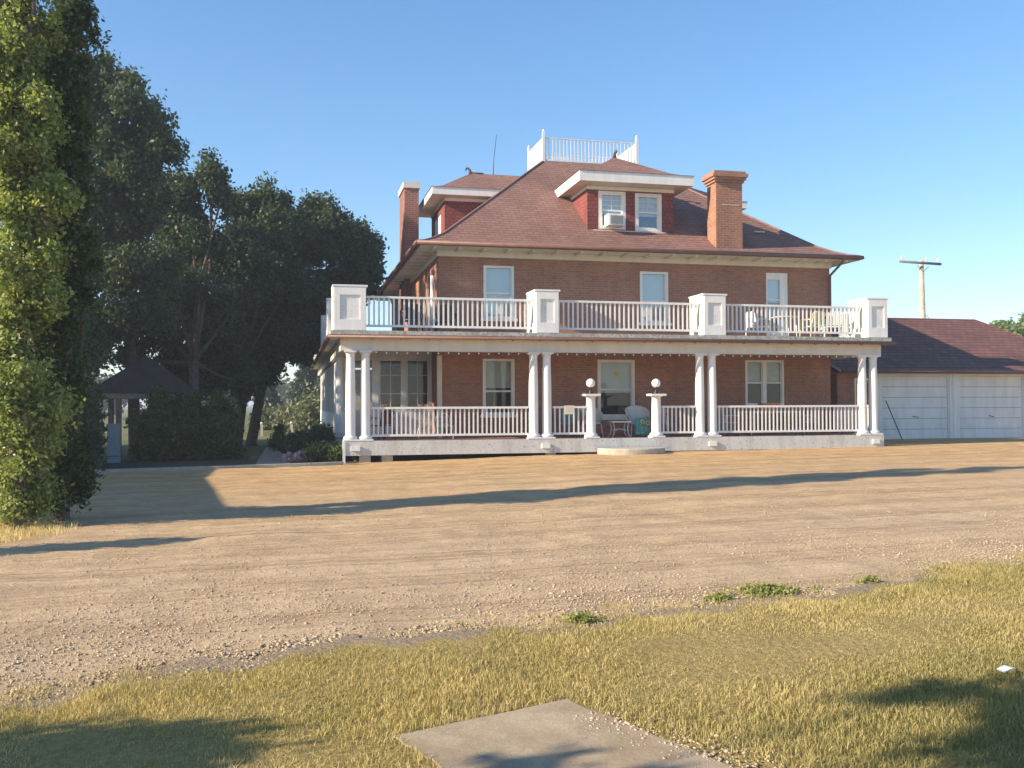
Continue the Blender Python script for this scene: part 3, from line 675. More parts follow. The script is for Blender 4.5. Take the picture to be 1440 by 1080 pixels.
# parapet posts
def parapet(x0, x1, y0, y1, z1=4.62):
    p = MB('white_old'); z0 = 3.385
    p.box(x0, y0, z0, x1, y1, z1-.05); p.mat = 'white'; p.box(x0-.04, y0-.04, z1-.05, x1+.04, y1+.04, z1)
    fw = .16*(x1-x0)+.02
    for (a, b_, c_, d) in ((x0+.01, x0+fw, z0+.01, z1-.06), (x1-fw, x1-.01, z0+.01, z1-.06), (x0+fw, x1-fw, z1-.27, z1-.06), (x0+fw, x1-fw, z0+.01, z0+.3)): p.box(a, y0-.03, c_, b_, y0-.001, d)
    for (a, b_, c_, d) in ((y0+.01, y0+fw, z0+.01, z1-.06), (y1-fw, y1-.01, z0+.01, z1-.06), (y0+fw, y1-fw, z1-.27, z1-.06), (y0+fw, y1-fw, z0+.01, z0+.3)): p.box(x0-.03, a, c_, x0-.001, b_, d); 
    return p.build('parapet_post', None, H)
UY = 25.86
for a, b_ in ((1.07, 1.93), (6.69, 7.36), (11.80, 12.50), (17.24, 17.92)): parapet(a, b_, UY, UY+.95)
for y in (29.3, 35.0, 41.0, 47): parapet(1.03, 1.75, y, y+.75)
def urail(p, q): return rail('railing', p, q, 3.38, 4.36, .137, H, bw=.045, th=.06, lift=.13)
urail((1.96, UY+.3), (6.65, UY+.3)); urail((7.38, UY+.3), (11.76, UY+.3)); urail((12.52, UY+.3), (17.2, UY+.3))
for a, b_ in ((26.75, 29.27), (30.08, 34.97), (35.78, 40.97), (41.78, 46.97)): urail((1.2, a), (1.2, b_))
urail((17.75, 26.75), (17.75, 28.25))

# sunroom
T_ = plane_map((0, 29.7, 0), (1, 0, 0), (0, -1, 0))
s_ = MB('white'); s_.T = T_
sw = [(1.72, 2.46, 1.15, 2.80), (2.60, 3.36, 1.15, 2.80), (3.46, 4.20, 1.15, 2.80)]
holed(s_, 1.38, 4.279, .38, 3.18, sw, .1)
TS = plane_map((1.38, 29.7, 0), (0, -1, 0), (-1, 0, 0))     # u = -(y-29.7)
sw2 = [(-1.5-i*1.55, -.35-i*1.55, 1.0, 2.8) for i in range(13)]
s_.T = TS; holed(s_, -20.2, 0, .38, 3.18, sw2, .1)
s_.T = None; s_.quad((4.2, 49.9, .38), (1.38, 49.9, .38), (1.38, 49.9, 3.18), (4.2, 49.9, 3.18)); s_.build('sunroom_wall', None, H)
for k, (T, a, b_, c_, d) in enumerate([(T_, *q) for q in sw]+[(TS, *q) for q in sw2]):
    f = MB('white'); f.T = T; fw = .06
    f.box(a, .01, c_, a+fw, .08, d); f.box(b_-fw, .01, c_, b_, .08, d); f.box(a+fw, .01, d-fw, b_-fw, .08, d); f.box(a+fw, .01, c_, b_-fw, .08, c_+fw)
    xm = (a+b_)/2; f.box(xm-.012, .03, c_+fw, xm+.012, .06, d-fw)
    for j in (1, 2): z = c_+(d-c_)*(.28+.33*(j-1)*1.0+.05); z = d-(d-c_)*(.31 if j == 1 else .66); f.box(a+fw, .032, z-.012, b_-fw, .058, z+.012)
    wo = f.build('window', None, H)
    g = MB('glass'); g.T = T; g.quad((a+fw, .045, c_+fw), (b_-fw, .045, c_+fw), (b_-fw, .045, d-fw), (a+fw, .045, d-fw)); g.build('pane', None, wo)
p_ = MB('cream'); p_.box(4.22, 28.14, .38, 4.36, 28.30-.002, 2.84); p_.build('pilaster', None, H)
w_ = MB('brick'); w_.box(4.3, 42.25, .1, 11, 50, 3.2); w_.mat = 'deckedge'; w_.box(4.3, 42.21, 3.25, 11.1, 50.1, 3.37); w_.build('rear_wing', None, H)

# front stoop
s_ = MB('concrete'); n = 28
s_.T = Matrix.Translation((9.45, PY0-.05, gz(9.4)-.14))
prof_s = [(1.0, 0), (1.0, .27), (.985, .3), (.0, .31)]
vs = [(r*math.cos(PI+PI*k/n), r*.85*math.sin(PI+PI*k/n)-.0, z) for r, z in prof_s for k in range(n+1)]
fs = [(i*(n+1)+k, i*(n+1)+k+1, (i+1)*(n+1)+k+1, (i+1)*(n+1)+k) for i in range(3) for k in range(n)]
s_.add(vs, fs); tag(s_.build('stoop'), 'low half round concrete step in front of the veranda entrance', 'step')

# ---- air conditioner
AC = empty('air_conditioner', (10.11, YF-.1, 7.08), 'white box air conditioner sticking out of the left dormer window', 'air conditioner')
a_ = MB('white'); a_.box(9.83, YF-.36, 7.10, 10.38, YF+.06, 7.47); a_.build('case', None, AC)
a_ = MB('grey'); a_.box(9.88, YF-.375, 7.14, 10.33, YF-.361, 7.43); a_.mat = 'black'
for k in range(7): a_.box(9.9, YF-.382, 7.165+k*.037, 10.31, YF-.3751, 7.175+k*.037)
a_.build('grille', None, AC)

# ---- string lights
SLt = empty('string_lights', (9.3, PY0+.1, 2.84), 'string of small clear bulbs along the veranda beam', 'string lights')
wr = MB('black'); bb = MB('globe'); pts = []
xs_ = np.arange(2.2, 16.9, .285)
for i, x in enumerate(xs_):
    s = .02*abs(math.sin(i*1.3)); pts.append((x, PY0+.105, 2.83-s))
wr.tube(pts, .005, 4); wr.build('wire', None, SLt)
bl0 = None
for i, p in enumerate(pts):
    if bl0 is None:
        b_ = MB('globe'); b_.T = None; b_.lathe((p[0], p[1], p[2]-.055), [(.006, 0), (.02, .012), (.02, .03), (.01, .05)], 8); bl0 = b_.build('bulb', None, SLt); P0 = p
    else:
        o = bl0.copy(); C.objects.link(o); o.location = (p[0]-P0[0], p[1]-P0[1], p[2]-P0[2])

# ---- notice on the railing
t = MB('cream'); t.box(7.52, CY-.085, 1.08, 7.82, CY-.075, 1.33); t.mat = 'soffit'
for k in range(3): t.box(7.58, CY-.087, 1.15+k*.05, 7.76, CY-.0851, 1.165+k*.05)
tag(t.build('notice_board'), 'small pale notice hung on the veranda railing left of the steps', 'notice')

# ================================================================== FURNITURE
def wicker_chair(loc, rz, label, group):
    r = empty('wicker_chair', loc, label, 'chair', group, rz, True)
    s = MB('wicker'); s.lathe((0, 0, .38), [(.24, 0), (.27, .03), (.26, .06)], 18); s.build('seat', None, r)
    b = MB('wicker'); n = 16; vs, fs = [], []
    for j in range(6):
        for k in range(n+1):
            a = -.15*PI+1.3*PI*k/n; t = j/5
            hgt = .40+t*(.22+.30*max(0, math.sin(PI*k/n))**.8); rr = .28+.07*t
            vs.append((rr*math.cos(a), rr*math.sin(a)*.95, hgt))
    for j in range(5):
        for k in range(n): q = j*(n+1)+k; fs.append((q, q+1, q+n+2, q+n+1))
    b.smooth = True; b.add(vs, fs); b.add([(x*.94, y*.94, z) for x, y, z in vs], [f[::-1] for f in fs])
    b.tube([vs[5*(n+1)+k] for k in range(n+1)], .022, 6); b.build('backrest', None, r)
    for sx, sy in ((-1, -1), (1, -1), (-1, 1), (1, 1)):
        l = MB('wicker'); l.tube([(sx*.2, sy*.2, .4), (sx*.24, sy*.24, 0)], .02, 6); l.build('leg', None, r)
    return r
FZ = .38
GW = 'white wicker chairs beside the veranda entrance'
wicker_chair((8.72, 27.1, FZ), .35, 'white wicker chair behind the left lamp pedestal', GW)
wicker_chair((10.13, 27.0, FZ), -.15, 'round backed white wicker chair draped with a sunflower cloth', GW)
r = empty('wicker_table', (9.42, 26.6, FZ), 'small square white wicker table between the two wicker chairs', 'table', None, 0, True)
t = MB('wicker'); t.box(-.3, -.2, .44, .3, .2, .48); t.build('tabletop', None, r)
for sx, sy in ((-1, -1), (1, -1), (-1, 1), (1, 1)):
    l = MB('wicker'); l.tube([(sx*.24, sy*.15, .44), (sx*.2, sy*.14, .3), (sx*.22, sy*.15, .12), (sx*.29, sy*.18, 0)], .016, 6); l.build('leg', None, r)
l = MB('wicker'); l.tube([(-.21, -.14, .2), (0, -.14, .25), (.21, -.14, .2)], .012, 6); l.tube([(-.21, .14, .2), (0, .14, .25), (.21, .14, .2)], .012, 6); l.build('stretcher', None, r)
# sunflower cloth over right chair
r = empty('sunflower_cloth', (10.16, 26.6, FZ), 'teal cloth with yellow sunflowers hanging over the right wicker chair', 'cloth', None, 0, True)
vs, fs = [], []; nx, nz = 10, 12
for j in range(nz+1):
    for i in range(nx+1):
        x = -.22+.44*i/nx; z = .08+.5*j/nz; vs.append((x*(1+.1*math.sin(j)), .03*math.sin(i*1.9+j*.3)+.06*(j/nz), z))
c = MB('teal'); c.smooth = True
for j in range(nz):
    for i in range(nx): q = j*(nx+1)+i; fs.append((q, q+1, q+nx+2, q+nx+1))
c.add(vs, fs); c.add([(x, y+.02, z) for x, y, z in vs], [f[::-1] for f in fs]); c.build('fabric', None, r)
for x, z, s in ((-.03, .46, .075), (.14, .42, .08), (-.05, .25, .04), (.08, .18, .04)):
    f = MB('petal'); f.T = Matrix.Translation((x, -.05, z)) @ Matrix.Rotation(PI/2, 4, 'X')
    for k in range(10):
        a = 2*PI*k/10; f.add([(0, 0, 0), (s*.6*math.cos(a-.28), s*.6*math.sin(a-.28), .004), (s*math.cos(a), s*math.sin(a), 0), (s*.6*math.cos(a+.28), s*.6*math.sin(a+.28), .004)], [(0, 1, 2, 3)])
    f.mat = 'seed'; f.lathe((0, 0, 0), [(s*.42, 0), (s*.4, .012), (.003, .016)], 10); f.build('sunflower', None, r)

def slat_chair(name, mat, loc, rz, label, cat, group=None, w=.56, slats=5, hb=.9):
    r = empty(name, loc, label, cat, group, rz, True)
    s = MB(mat); s.box(-w/2+.04, -.24, .38, w/2-.04, .22, .41); s.build('seat', None, r)
    b = MB(mat); sp = (w-.08)/slats
    b.T = Matrix.Translation((0, .22, .40)) @ Matrix.Rotation(-.22, 4, 'X')
    for k in range(slats):
        x = -w/2+.04+sp*(k+.5); hh = (hb-.42)*(1-.12*abs(2*(k+.5)/slats-1)**2); b.box(x-sp*.4, -.012, .03, x+sp*.4, .012, hh)
    b.box(-w/2+.03, -.015, hb-.56, w/2-.03, .015, hb-.50); b.build('backrest', None, r)
    for sx in (-1, 1):
        a = MB(mat); a.box(sx*(w/2)-.03, -.26, .60, sx*(w/2)+.03, .24, .625); a.build('armrest', None, r)
        for sy in (-1, 1):
            l = MB(mat); l.tube([(sx*w/2, sy*.22, .60), (sx*(w/2-.01), sy*.22, .38), (sx*(w/2+.02), sy*.26, 0)], .022, 6); l.build('leg', None, r)
    return r
UZ = 3.385
GC = 'plastic garden chairs on the upper deck'
slat_chair('garden_chair', 'yellow', (16.0, 26.95, UZ), PI+.2, 'yellow plastic chair on the upper deck near the right corner post', 'chair', GC, slats=5)
slat_chair('garden_chair', 'plastic', (16.62, 26.85, UZ), PI-.3, 'white plastic chair between the yellow chair and right corner post', 'chair', GC)
slat_chair('garden_chair', 'plastic', (14.25, 27.2, UZ), PI/2+.2, 'white plastic chair on the upper deck in front of the narrow door', 'chair', GC)
r = empty('garden_table', (15.2, 27.2, UZ), 'round glass topped table on the upper deck left of the yellow chair', 'table', None, 0, True)
t = MB('grey'); t.lathe((0, 0, .68), [(.42, 0), (.44, .01), (.44, .03), (.42, .035)], 24); t.build('tabletop', None, r)
for k in range(4):
    a = PI/4+k*PI/2; l = MB('plastic'); l.tube([(.33*math.cos(a), .33*math.sin(a), .68), (.36*math.cos(a), .36*math.sin(a), 0)], .016, 6); l.build('leg', None, r)
# dark seats on the upper deck at left
slat_chair('garden_chair', 'black', (3.3, 27.25, UZ), PI+.2, 'dark metal chair on the upper deck near the left corner', 'chair', 'dark chairs on the upper deck')
slat_chair('garden_chair', 'black', (4.35, 27.3, UZ), PI-.2, 'dark metal chair on the upper deck against the brick corner', 'chair', 'dark chairs on the upper deck')
# lower veranda left bay
slat_chair('porch_chair', 'redbrown', (2.45, 27.0, FZ), PI+.5, 'brown wooden chair in the left veranda bay by the corner columns', 'chair', None, .5)
# ornamental garden bench with wheel shaped ends
r = empty('ornamental_bench', (3.95, 27.0, FZ), 'white wrought iron bench with scrolled back in the left bay', 'bench', None, .15, True)
b = MB('wicker')
for cx in (-.32, .32):
    b.tube([(cx+.22*math.cos(2*PI*k/20), .2, .52+.22*math.sin(2*PI*k/20)) for k in range(21)], .014, 6)
    b.tube([(cx+.12*math.cos(2*PI*k/14), .2, .52+.12*math.sin(2*PI*k/14)) for k in range(15)], .010, 6)
    for k in range(6): a = PI*k/3; b.tube([(cx, .2, .52), (cx+.22*math.cos(a), .2, .52+.22*math.sin(a))], .008, 5)
b.build('backrest', None, r)
s = MB('wicker')
for k in range(6): s.box(-.55, -.22+k*.075, .36, .55, -.18+k*.075, .38)
s.build('seat', None, r)
for sx in (-1, 1):
    for sy in (-1, 1):
        l = MB('wicker'); l.tube([(sx*.5, sy*.18, .37), (sx*.54, sy*.2, .18), (sx*.5, sy*.22, 0)], .014, 6); l.build('leg', None, r)
# right bay: dining table with benches
r = empty('porch_table', (14.5, 26.95, FZ), 'grey folding table with an orange wooden board on it in the right bay', 'table', None, 0, True)
t = MB('grey'); t.box(-.85, -.35, .70, .85, .35, .74); t.build('tabletop', None, r)
for sx in (-1, 1):
    for sy in (-1, 1):
        l = MB('grey'); l.tube([(sx*.75, sy*.28, .70), (sx*.78, sy*.3, 0)], .02, 6); l.build('leg', None, r)
t = MB('orangewood'); t.box(14.15, 26.75, 1.121, 14.75, 27.05, 1.38); tag(t.build('wooden_crate'), 'orange varnished wooden box standing on the grey porch table', 'box')
slat_chair('porch_chair', 'grey', (13.2, 27.2, FZ), PI/2, 'grey slatted chair at the left end of the porch table', 'chair', 'chairs at the porch table')
slat_chair('porch_chair', 'grey', (15.9, 27.2, FZ), -PI/2, 'grey slatted chair at the right end of the porch table', 'chair', 'chairs at the porch table')
slat_chair('porch_chair', 'teal', (8.0, 27.3, FZ), PI, 'blue green chair behind the railing under the notice', 'chair')
slat_chair('porch_chair', 'wicker', (10.95, 27.6, FZ), PI, 'pale slatted chair behind the railing right of the steps', 'chair')

# ================================================================== GARAGE
G = empty('garage', (24, 33, 0), 'long low double garage with white doors and brown shingled roof', 'garage')
GX0, GX1, GY0, GY1 = 18.76, 31.0, 30.0, 38.2
TG = plane_map((0, GY0, 0), (1, 0, 0), (0, -1, 0))
d1 = (20.55, 23.25, .03, 2.33); d2 = (23.75, 26.45, .03, 2.33)
w_ = MB('brick'); w_.T = TG; holed(w_, GX0, 20.3, -.2, 2.42, [(19.45, 20.2, .1, 2.25)], .14)
w_.T = None; w_.quad((GX0, GY1, -.2), (GX0, GY0, -.2), (GX0, GY0, 2.42), (GX0, GY1, 2.42))
w_.add([(GX0, GY0, 2.42), (GX0, 34.0, 4.6), (GX0, GY1, 2.42)], [(0, 1, 2)])
w_.mat = 'garage_white'; w_.T = TG; holed(w_, 20.3, GX1, -.2, 2.42, [d1, d2, (26.95, 29.65, .03, 2.33)], .1); w_.T = None
w_.quad((GX1, GY0, -.2), (GX1, GY1, -.2), (GX1, GY1, 2.42), (GX1, GY0, 2.42)); w_.quad((GX1, GY1, -.2), (GX0, GY1, -.2), (GX0, GY1, 2.42), (GX1, GY1, 2.42))
w_.box(20.3, GY0-.02, -.1, 20.5, GY0-.001, 2.42); w_.box(23.3, GY0-.03, -.05, 23.7, GY0-.001, 2.42); w_.box(23.44, GY0-.05, -.05, 23.56, GY0-.031, 2.42); w_.box(26.5, GY0-.03, -.05, 26.9, GY0-.001, 2.42)
w_.build('wall', None, G)
for a, b_, c_, d in (d1, d2, (26.95, 29.65, .03, 2.33)):
    p = MB('garage_white'); n = 6
    for k in range(n):
        z0 = c_+(d-c_)*k/n; z1 = c_+(d-c_)*(k+1)/n; o = random.uniform(0, .006)
        p.box(a, GY0+.05-o, z0+.006, b_, GY0+.09, z1-.006)
    p.mat = 'dark'; p.box(a, GY0+.092, c_, b_, GY0+.098, d)
    go = p.build('garage_door', None, G)
    hd = MB('black'); xm = (a+b_)/2; hd.tube([(xm-.08, GY0+.045, .88), (xm-.08, GY0+.0, .88), (xm+.1, GY0+.0, .84), (xm+.1, GY0+.045, .84)], .012, 5); hd.build('handle', None, go)
dd = MB('white'); dd.T = TG; dd.box(19.45, .01, .1, 19.52, .1, 2.25); dd.box(20.13, .01, .1, 20.2, .1, 2.25); dd.box(19.52, .01, 2.17, 20.13, .1, 2.25)
dd.mat = 'orangewood'; dd.box(19.52, .05, .1, 20.13, .09, 1.3); dd.box(19.52, .05, 1.3, 19.64, .09, 2.17); dd.box(20.01, .05, 1.3, 20.13, .09, 2.17); dd.box(19.64, .05, 2.05, 20.01, .09, 2.17)
dg = dd.build('door', None, G); g = MB('glass'); g.T = TG; g.quad((19.64, .07, 1.3), (20.01, .07, 1.3), (20.01, .07, 2.05), (19.64, .07, 2.05)); g.mat = 'dark'; g.quad((19.6, .11, 1.2), (20.1, .11, 1.2), (20.1, .11, 2.2), (19.6, .11, 2.2)); g.build('pane', None, dg)  # dark sheet behind the pane imitates shade inside
# roof with a change of pitch and hipped right end
RX0, RX1, RY0 = 18.62, 31.4, 29.5
zc, zr = 3.13, 4.80; yc, yr = 31.0, 34.1; xr = 27.75; xc = RX1-1.5; ze = 2.53
r_ = MB('shingle_g')
r_.quad((RX0, RY0, ze), (RX1, RY0, ze), (xc, yc, zc), (RX0, yc, zc)); r_.quad((RX0, yc, zc+.004), (xc, yc, zc+.004), (xr, yr, zr), (RX0, yr, zr))
r_.quad((RX1, RY0, ze), (RX1, 38.7, ze), (xc, 37.2, zc), (xc, yc, zc)); r_.add([(xc, yc, zc), (xc, 37.2, zc), (xr, yr, zr)], [(0, 1, 2)])
r_.quad((RX1, 38.7, ze), (RX0, 38.7, ze), (RX0, 37.2, zc), (xc, 37.2, zc)); r_.quad((xc, 37.2, zc), (RX0, 37.2, zc), (RX0, yr, zr), (xr, yr, zr))
r_.tube([(RX0, yr, zr), (xr, yr, zr), (xc, yc, zc), (RX1, RY0, ze)], .05, 6)
r_.mat = 'fascia'; r_.box(RX0+.02, RY0+.02, ze-.12, RX1-.02, RY0+.05, ze-.01)
r_.mat = 'white'; r_.add([(RX0-.02, RY0, ze-.1), (RX0-.02, yc, zc-.1), (RX0-.02, yc, zc+.01), (RX0-.02, RY0, ze+.01)], [(0, 1, 2, 3)])
r_.add([(RX0-.02, yc, zc-.1), (RX0-.02, yr, zr-.1), (RX0-.02, yr, zr+.01), (RX0-.02, yc, zc+.01)], [(0, 1, 2, 3)])
r_.mat = 'soffit'; r_.quad((RX0, RY0, ze-.11), (RX0, GY0, ze-.11), (RX1, GY0, ze-.11), (RX1, RY0, ze-.11)); r_.build('roof', None, G)
gutter('gutter', [(RX0, RY0-.06, ze-.04), (RX1, RY0-.06, ze-.04)], .06, parent=G)
rd = MB('black'); rd.tube([(20.42, 29.6, 1.45), (21.0, 29.5, .04)], .018, 6)
tag(rd.build('pole'), 'thin dark pole leaning in front of the left garage door', 'pole')

# ================================================================== UTILITY POLE
p = at(1302, 560, 55); px, py = p.x, p.y; tp = at(1297.5, 366, 55)
UP = empty('utility_pole', (px, py, 0), 'weathered wooden utility pole with dark crossarm behind the garage', 'utility pole')
u = MB('polewood'); u.tube([(px, py, -.2), ((px*2+tp.x)/3, py, 3.5), (tp.x, py, tp.z)], [.19, .165, .12], 12); u.build('pole', None, UP)
A1 = at(1265, 367.5, 54.8); A2 = at(1323.5, 371.5, 54.8)
u = MB('armwood'); u.tube([A1, A2], .075, 4); u.build('crossarm', None, UP)
for q in (at(1290, 373, 54.8), at(1306, 375, 54.8)):
    u = MB('lead'); u.tube([q, at(1298, 382, 54.8)], .02, 5); u.build('brace', None, UP)
for uu, vv in ((1268, 365), (1303, 367), (1319, 368)):
    q = at(uu, vv, 54.8); u = MB('globe'); u.lathe((q.x, q.y, q.z-.02), [(.03, 0), (.07, .06), (.04, .09), (.07, .13), (.05, .2), (.02, .24)], 10); u.build('insulator', None, UP)
q0 = at(1302, 443, 54.9); q1 = at(1352, 452, 42)
u = MB('black'); pts = [q0.lerp(q1, t)-Vector((0, 0, .5*math.sin(PI*t))) for t in [k/10 for k in range(11)]]
u.tube(pts, .018, 5); tag(u.build('power_line'), 'thin sagging cable running from the utility pole to the garage', 'cable')

# ================================================================== VEGETATION
def leafmesh(centers, radii, n_each, size, parent, mat, name='crown', flat=1., tbase=.5, tvar=.3, ttop=0.):
    """clouds of leaf-sized quads"""
    k = len(centers); idx = np.repeat(np.arange(k), n_each)
    n = len(idx); g = np.clip(rng.normal(0, .55, (n, 3)), -1.2, 1.2); g[:, 2] *= flat
    P_ = centers[idx]+g*radii[idx][:, None]
    a = rng.normal(0, 1, (n, 3)); a /= np.linalg.norm(a, axis=1)[:, None]
    b_ = np.cross(a, rng.normal(0, 1, (n, 3))); b_ /= np.linalg.norm(b_, axis=1)[:, None]
    s = size*rng.uniform(.6, 1.4, n)[:, None]
    V = np.stack([P_-a*s*.6, P_-b_*s*.36+a*s*.05, P_+a*s*.6, P_+b_*s*.36+a*s*.05], 1).reshape(-1, 3)
    F = np.arange(n*4).reshape(-1, 4)
    ct = rng.normal(0, tvar*.6, k); T = tbase+ct[idx]+rng.normal(0, tvar*.5, n)
    return raw(name, V, F, mat, parent, np.clip(T, 0, 1))
def lobe_points(lobes, n, shell=.5, rough=.18, sub=0):
    w = np.array([(l[3]*l[4]*l[5])**(2/3) for l in lobes]); w /= w.sum(); out = []
    for l, c in zip(lobes, rng.multinomial(n, w)):
        if sub:
            m = sub; d = rng.normal(0, 1, (m, 3)); d /= np.linalg.norm(d, axis=1)[:, None]
            sc = d*rng.uniform(.35, 1.02, m)[:, None]; sr = rng.uniform(.16, .36, m)
            k = rng.choice(m, c, p=sr**2/np.sum(sr**2)); e = np.clip(rng.normal(0, .6, (c, 3)), -1.15, 1.15); e[:, 2] *= .75
            P_ = sc[k]+e*sr[k][:, None]; out.append(np.array(l[:3])+P_*np.array(l[3:6])); continue
        d = rng.normal(0, 1, (c, 3)); d /= np.linalg.norm(d, axis=1)[:, None]
        r = rng.uniform(shell**3, 1, c)**(1/3)*(1+rough*rng.normal(0, 1, c))
        out.append(np.array(l[:3])+d*r[:, None]*np.array(l[3:6]))
    return np.concatenate(out)
M['leaf_dark'] = leafmat('dark_leaves', [(0., (.035, .055, .03)), (.5, (.06, .095, .045)), (1., (.12, .165, .08))], .35)
M['leaf_mid'] = leafmat('green_leaves', [(0., (.03, .055, .018)), (.5, (.06, .10, .03)), (1., (.13, .17, .06))], .35)
M['leaf_poplar'] = leafmat('poplar_leaves', [(0., (.035, .07, .015)), (.5, (.16, .22, .05)), (1., (.36, .40, .15))], .42, .42)
M['leaf_bright'] = leafmat('bright_leaves', [(0., (.06, .11, .03)), (.5, (.13, .19, .06)), (1., (.25, .31, .12))], .4)
M['leaf_olive'] = leafmat('olive_leaves', [(0., (.08, .10, .05)), (.5, (.15, .17, .09)), (1., (.26, .27, .16))], .3)
M['leaf_spruce'] = leafmat('spruce_needles', [(0., (.02, .04, .025)), (.5, (.04, .07, .04)), (1., (.09, .12, .07))], .15)
def tree(name, label, base, lobes, leaves, size, mat, clump=.42, trunk_r=.22, shell=.45, group=None, cat='tree', per=26, limbs=True, tbase=.5, seed=0, fork=.3, bits=.2, sub=0):
    r = empty(name, base, label, cat, group); b0 = Vector(base)
    lobes = [tuple(map(float, l)) for l in lobes]
    nc = max(8, leaves//per); cp = lobe_points(lobes, nc, shell, bits, sub)
    cp = cp[cp[:, 2] > base[2]+.15]
    t = MB('bark'); cz = sum(l[2] for l in lobes)/len(lobes)
    cxm = sum(l[0] for l in lobes)/len(lobes); cym = sum(l[1] for l in lobes)/len(lobes)
    fz = b0.z+(cz-b0.z)*fork*2; f = Vector((b0.x+(cxm-b0.x)*.3, b0.y+(cym-b0.y)*.3, fz))
    t.tube([b0-Vector((0, 0, .3)), b0+Vector((0, 0, .1)), b0.lerp(f, .5)+Vector((random.uniform(-.1, .1), 0, 0)), f], [trunk_r*1.4, trunk_r*1.1, trunk_r*.92, trunk_r*.8], 12)
    if limbs:
        for l in lobes:
            c = Vector(l[:3]); m_ = f.lerp(c, .5)+Vector((random.uniform(-.3, .3), random.uniform(-.3, .3), -.1))
            t.tube([f, m_, c], [trunk_r*.48, trunk_r*.27, trunk_r*.1], 8)
            for k in range(4):
                e = c+Vector((random.uniform(-1, 1)*l[3], random.uniform(-1, 1)*l[4], random.uniform(-.4, .9)*l[5]))*.85
                t.tube([m_.lerp(c, random.uniform(.2, .9)), c.lerp(e, .5)+Vector((0, 0, .1)), e], [trunk_r*.22, trunk_r*.13, .015], 6)
    t.build('trunk', None, r)
    leafmesh(cp, np.full(len(cp), clump)*rng.uniform(.6, 1.35, len(cp)), per, size, r, mat, tbase=tbase)
    return r
def lb(u, v, d, ru, rv, depth=None):
    """lobe: photo pixel centre and pixel radii at distance d"""
    p = at(u, v, d); k = d/FPX; return (p.x, p.y, p.z, ru*k, (depth or (ru+rv)/2*k), rv*k)

# poplar in the left foreground
PB = (-3.62, 14.0, gz(-3.5)); lobes = []
for k in range(16):
    z = -.22+k*.64; rr = (.42+.12*math.sin(min(1, (k+1)/3)*PI/2)-.012*max(0, k-5)-.05*max(0, k-10))*random.uniform(.85, 1.15)
    lobes.append((PB[0]+random.uniform(-.18, .18), PB[1]+random.uniform(-.15, .15), z+.35, rr, rr, .62))
tree('poplar_tree', 'tall narrow sunlit poplar at the left edge of the drive', PB, lobes, 80000, .055, 'leaf_poplar', .13, .1, .3, per=16, sub=14, limbs=True, tbase=.75, fork=.9, bits=.14)
PB2 = (-3.24, 14.75, gz(-3.2)); lobes = []
for k in range(12):
    lobes.append((PB2[0]+random.uniform(-.14, .14), PB2[1]+random.uniform(-.12, .12), -.05+k*.64, *(2*[(.31+.012*min(k, 6))*random.uniform(.85, 1.12)]), .6))
tree('poplar_tree', 'second narrow poplar, darker, behind and right of the sunlit one', PB2, lobes, 60000, .06, 'leaf_mid', .14, .1, .3, per=16, sub=14, limbs=True, tbase=.35, fork=.9, bits=.14)
# darker tree right behind it
q = at(78, 640, 24.6)
tree('aspen_tree', 'dark leafy tree standing behind the poplar at the kerb', (q.x, q.y, gz(q.x)), [
    lb(75, 600, 24.6, 50, 60), lb(80, 500, 24.6, 58, 80), lb(75, 390, 24.6, 55, 80), lb(60, 290, 24.6, 50, 80), lb(95, 440, 24.6, 42, 100), lb(50, 190, 24.6, 45, 70), lb(62, 120, 24.6, 36, 55), lb(55, 95, 26.3, 40, 60), lb(50, 80, 27.8, 40, 60), lb(58, 200, 26.3, 40, 60), lb(55, 190, 28, 40, 60), lb(100, 560, 24.6, 34, 60), lb(80, 230, 24.6, 30, 60)],  # high hidden lobes added to shade the house's west wall
    70000, .10, 'leaf_dark', .22, .15, .3, per=20, sub=16, tbase=.6, fork=.4)
GT = 'big dark trees left of the house'
tree('shade_tree', 'tallest dark broadleaf tree, rising beside the poplar', (at(190, 640, 33).x, at(190, 640, 33).y, gz(-4.4)), [
    lb(165, 185, 31.5, 50, 60), lb(110, 150, 31.5, 40, 65), lb(212, 160, 31.5, 34, 28), lb(225, 205, 31.5, 26, 30), lb(195, 275, 31.5, 50, 60), lb(120, 330, 31.5, 60, 90), lb(180, 400, 31.5, 65, 70), lb(140, 108, 31.5, 24, 30), lb(147, 82, 31.5, 6, 16), lb(114, 115, 31.5, 30, 42), lb(180, 125, 31.5, 22, 22), lb(110, 480, 31.5, 50, 60), lb(150, 470, 31.5, 30, 25)],
    100000, .125, 'leaf_dark', .30, .2, .4, GT, per=24, sub=16, fork=.25)
tree('shade_tree', 'dark broadleaf tree behind the gazebo, with a pointed leader', (-3.4, 34.5, gz(-3.4)), [
    lb(285, 335, 36, 48, 52), lb(297, 250, 36, 20, 30), lb(262, 268, 36, 26, 32), lb(240, 305, 36, 30, 40), lb(312, 275, 36, 12, 22), lb(250, 380, 36, 65, 60), lb(300, 430, 36, 65, 65), lb(225, 460, 35, 55, 55), lb(345, 385, 36, 40, 50), lb(245, 508, 36, 40, 26), lb(300, 515, 36, 36, 28), lb(185, 500, 36, 22, 14), lb(340, 540, 36, 22, 24)],
    90000, .13, 'leaf_dark', .30, .2, .4, GT, per=24, sub=16, fork=.25)
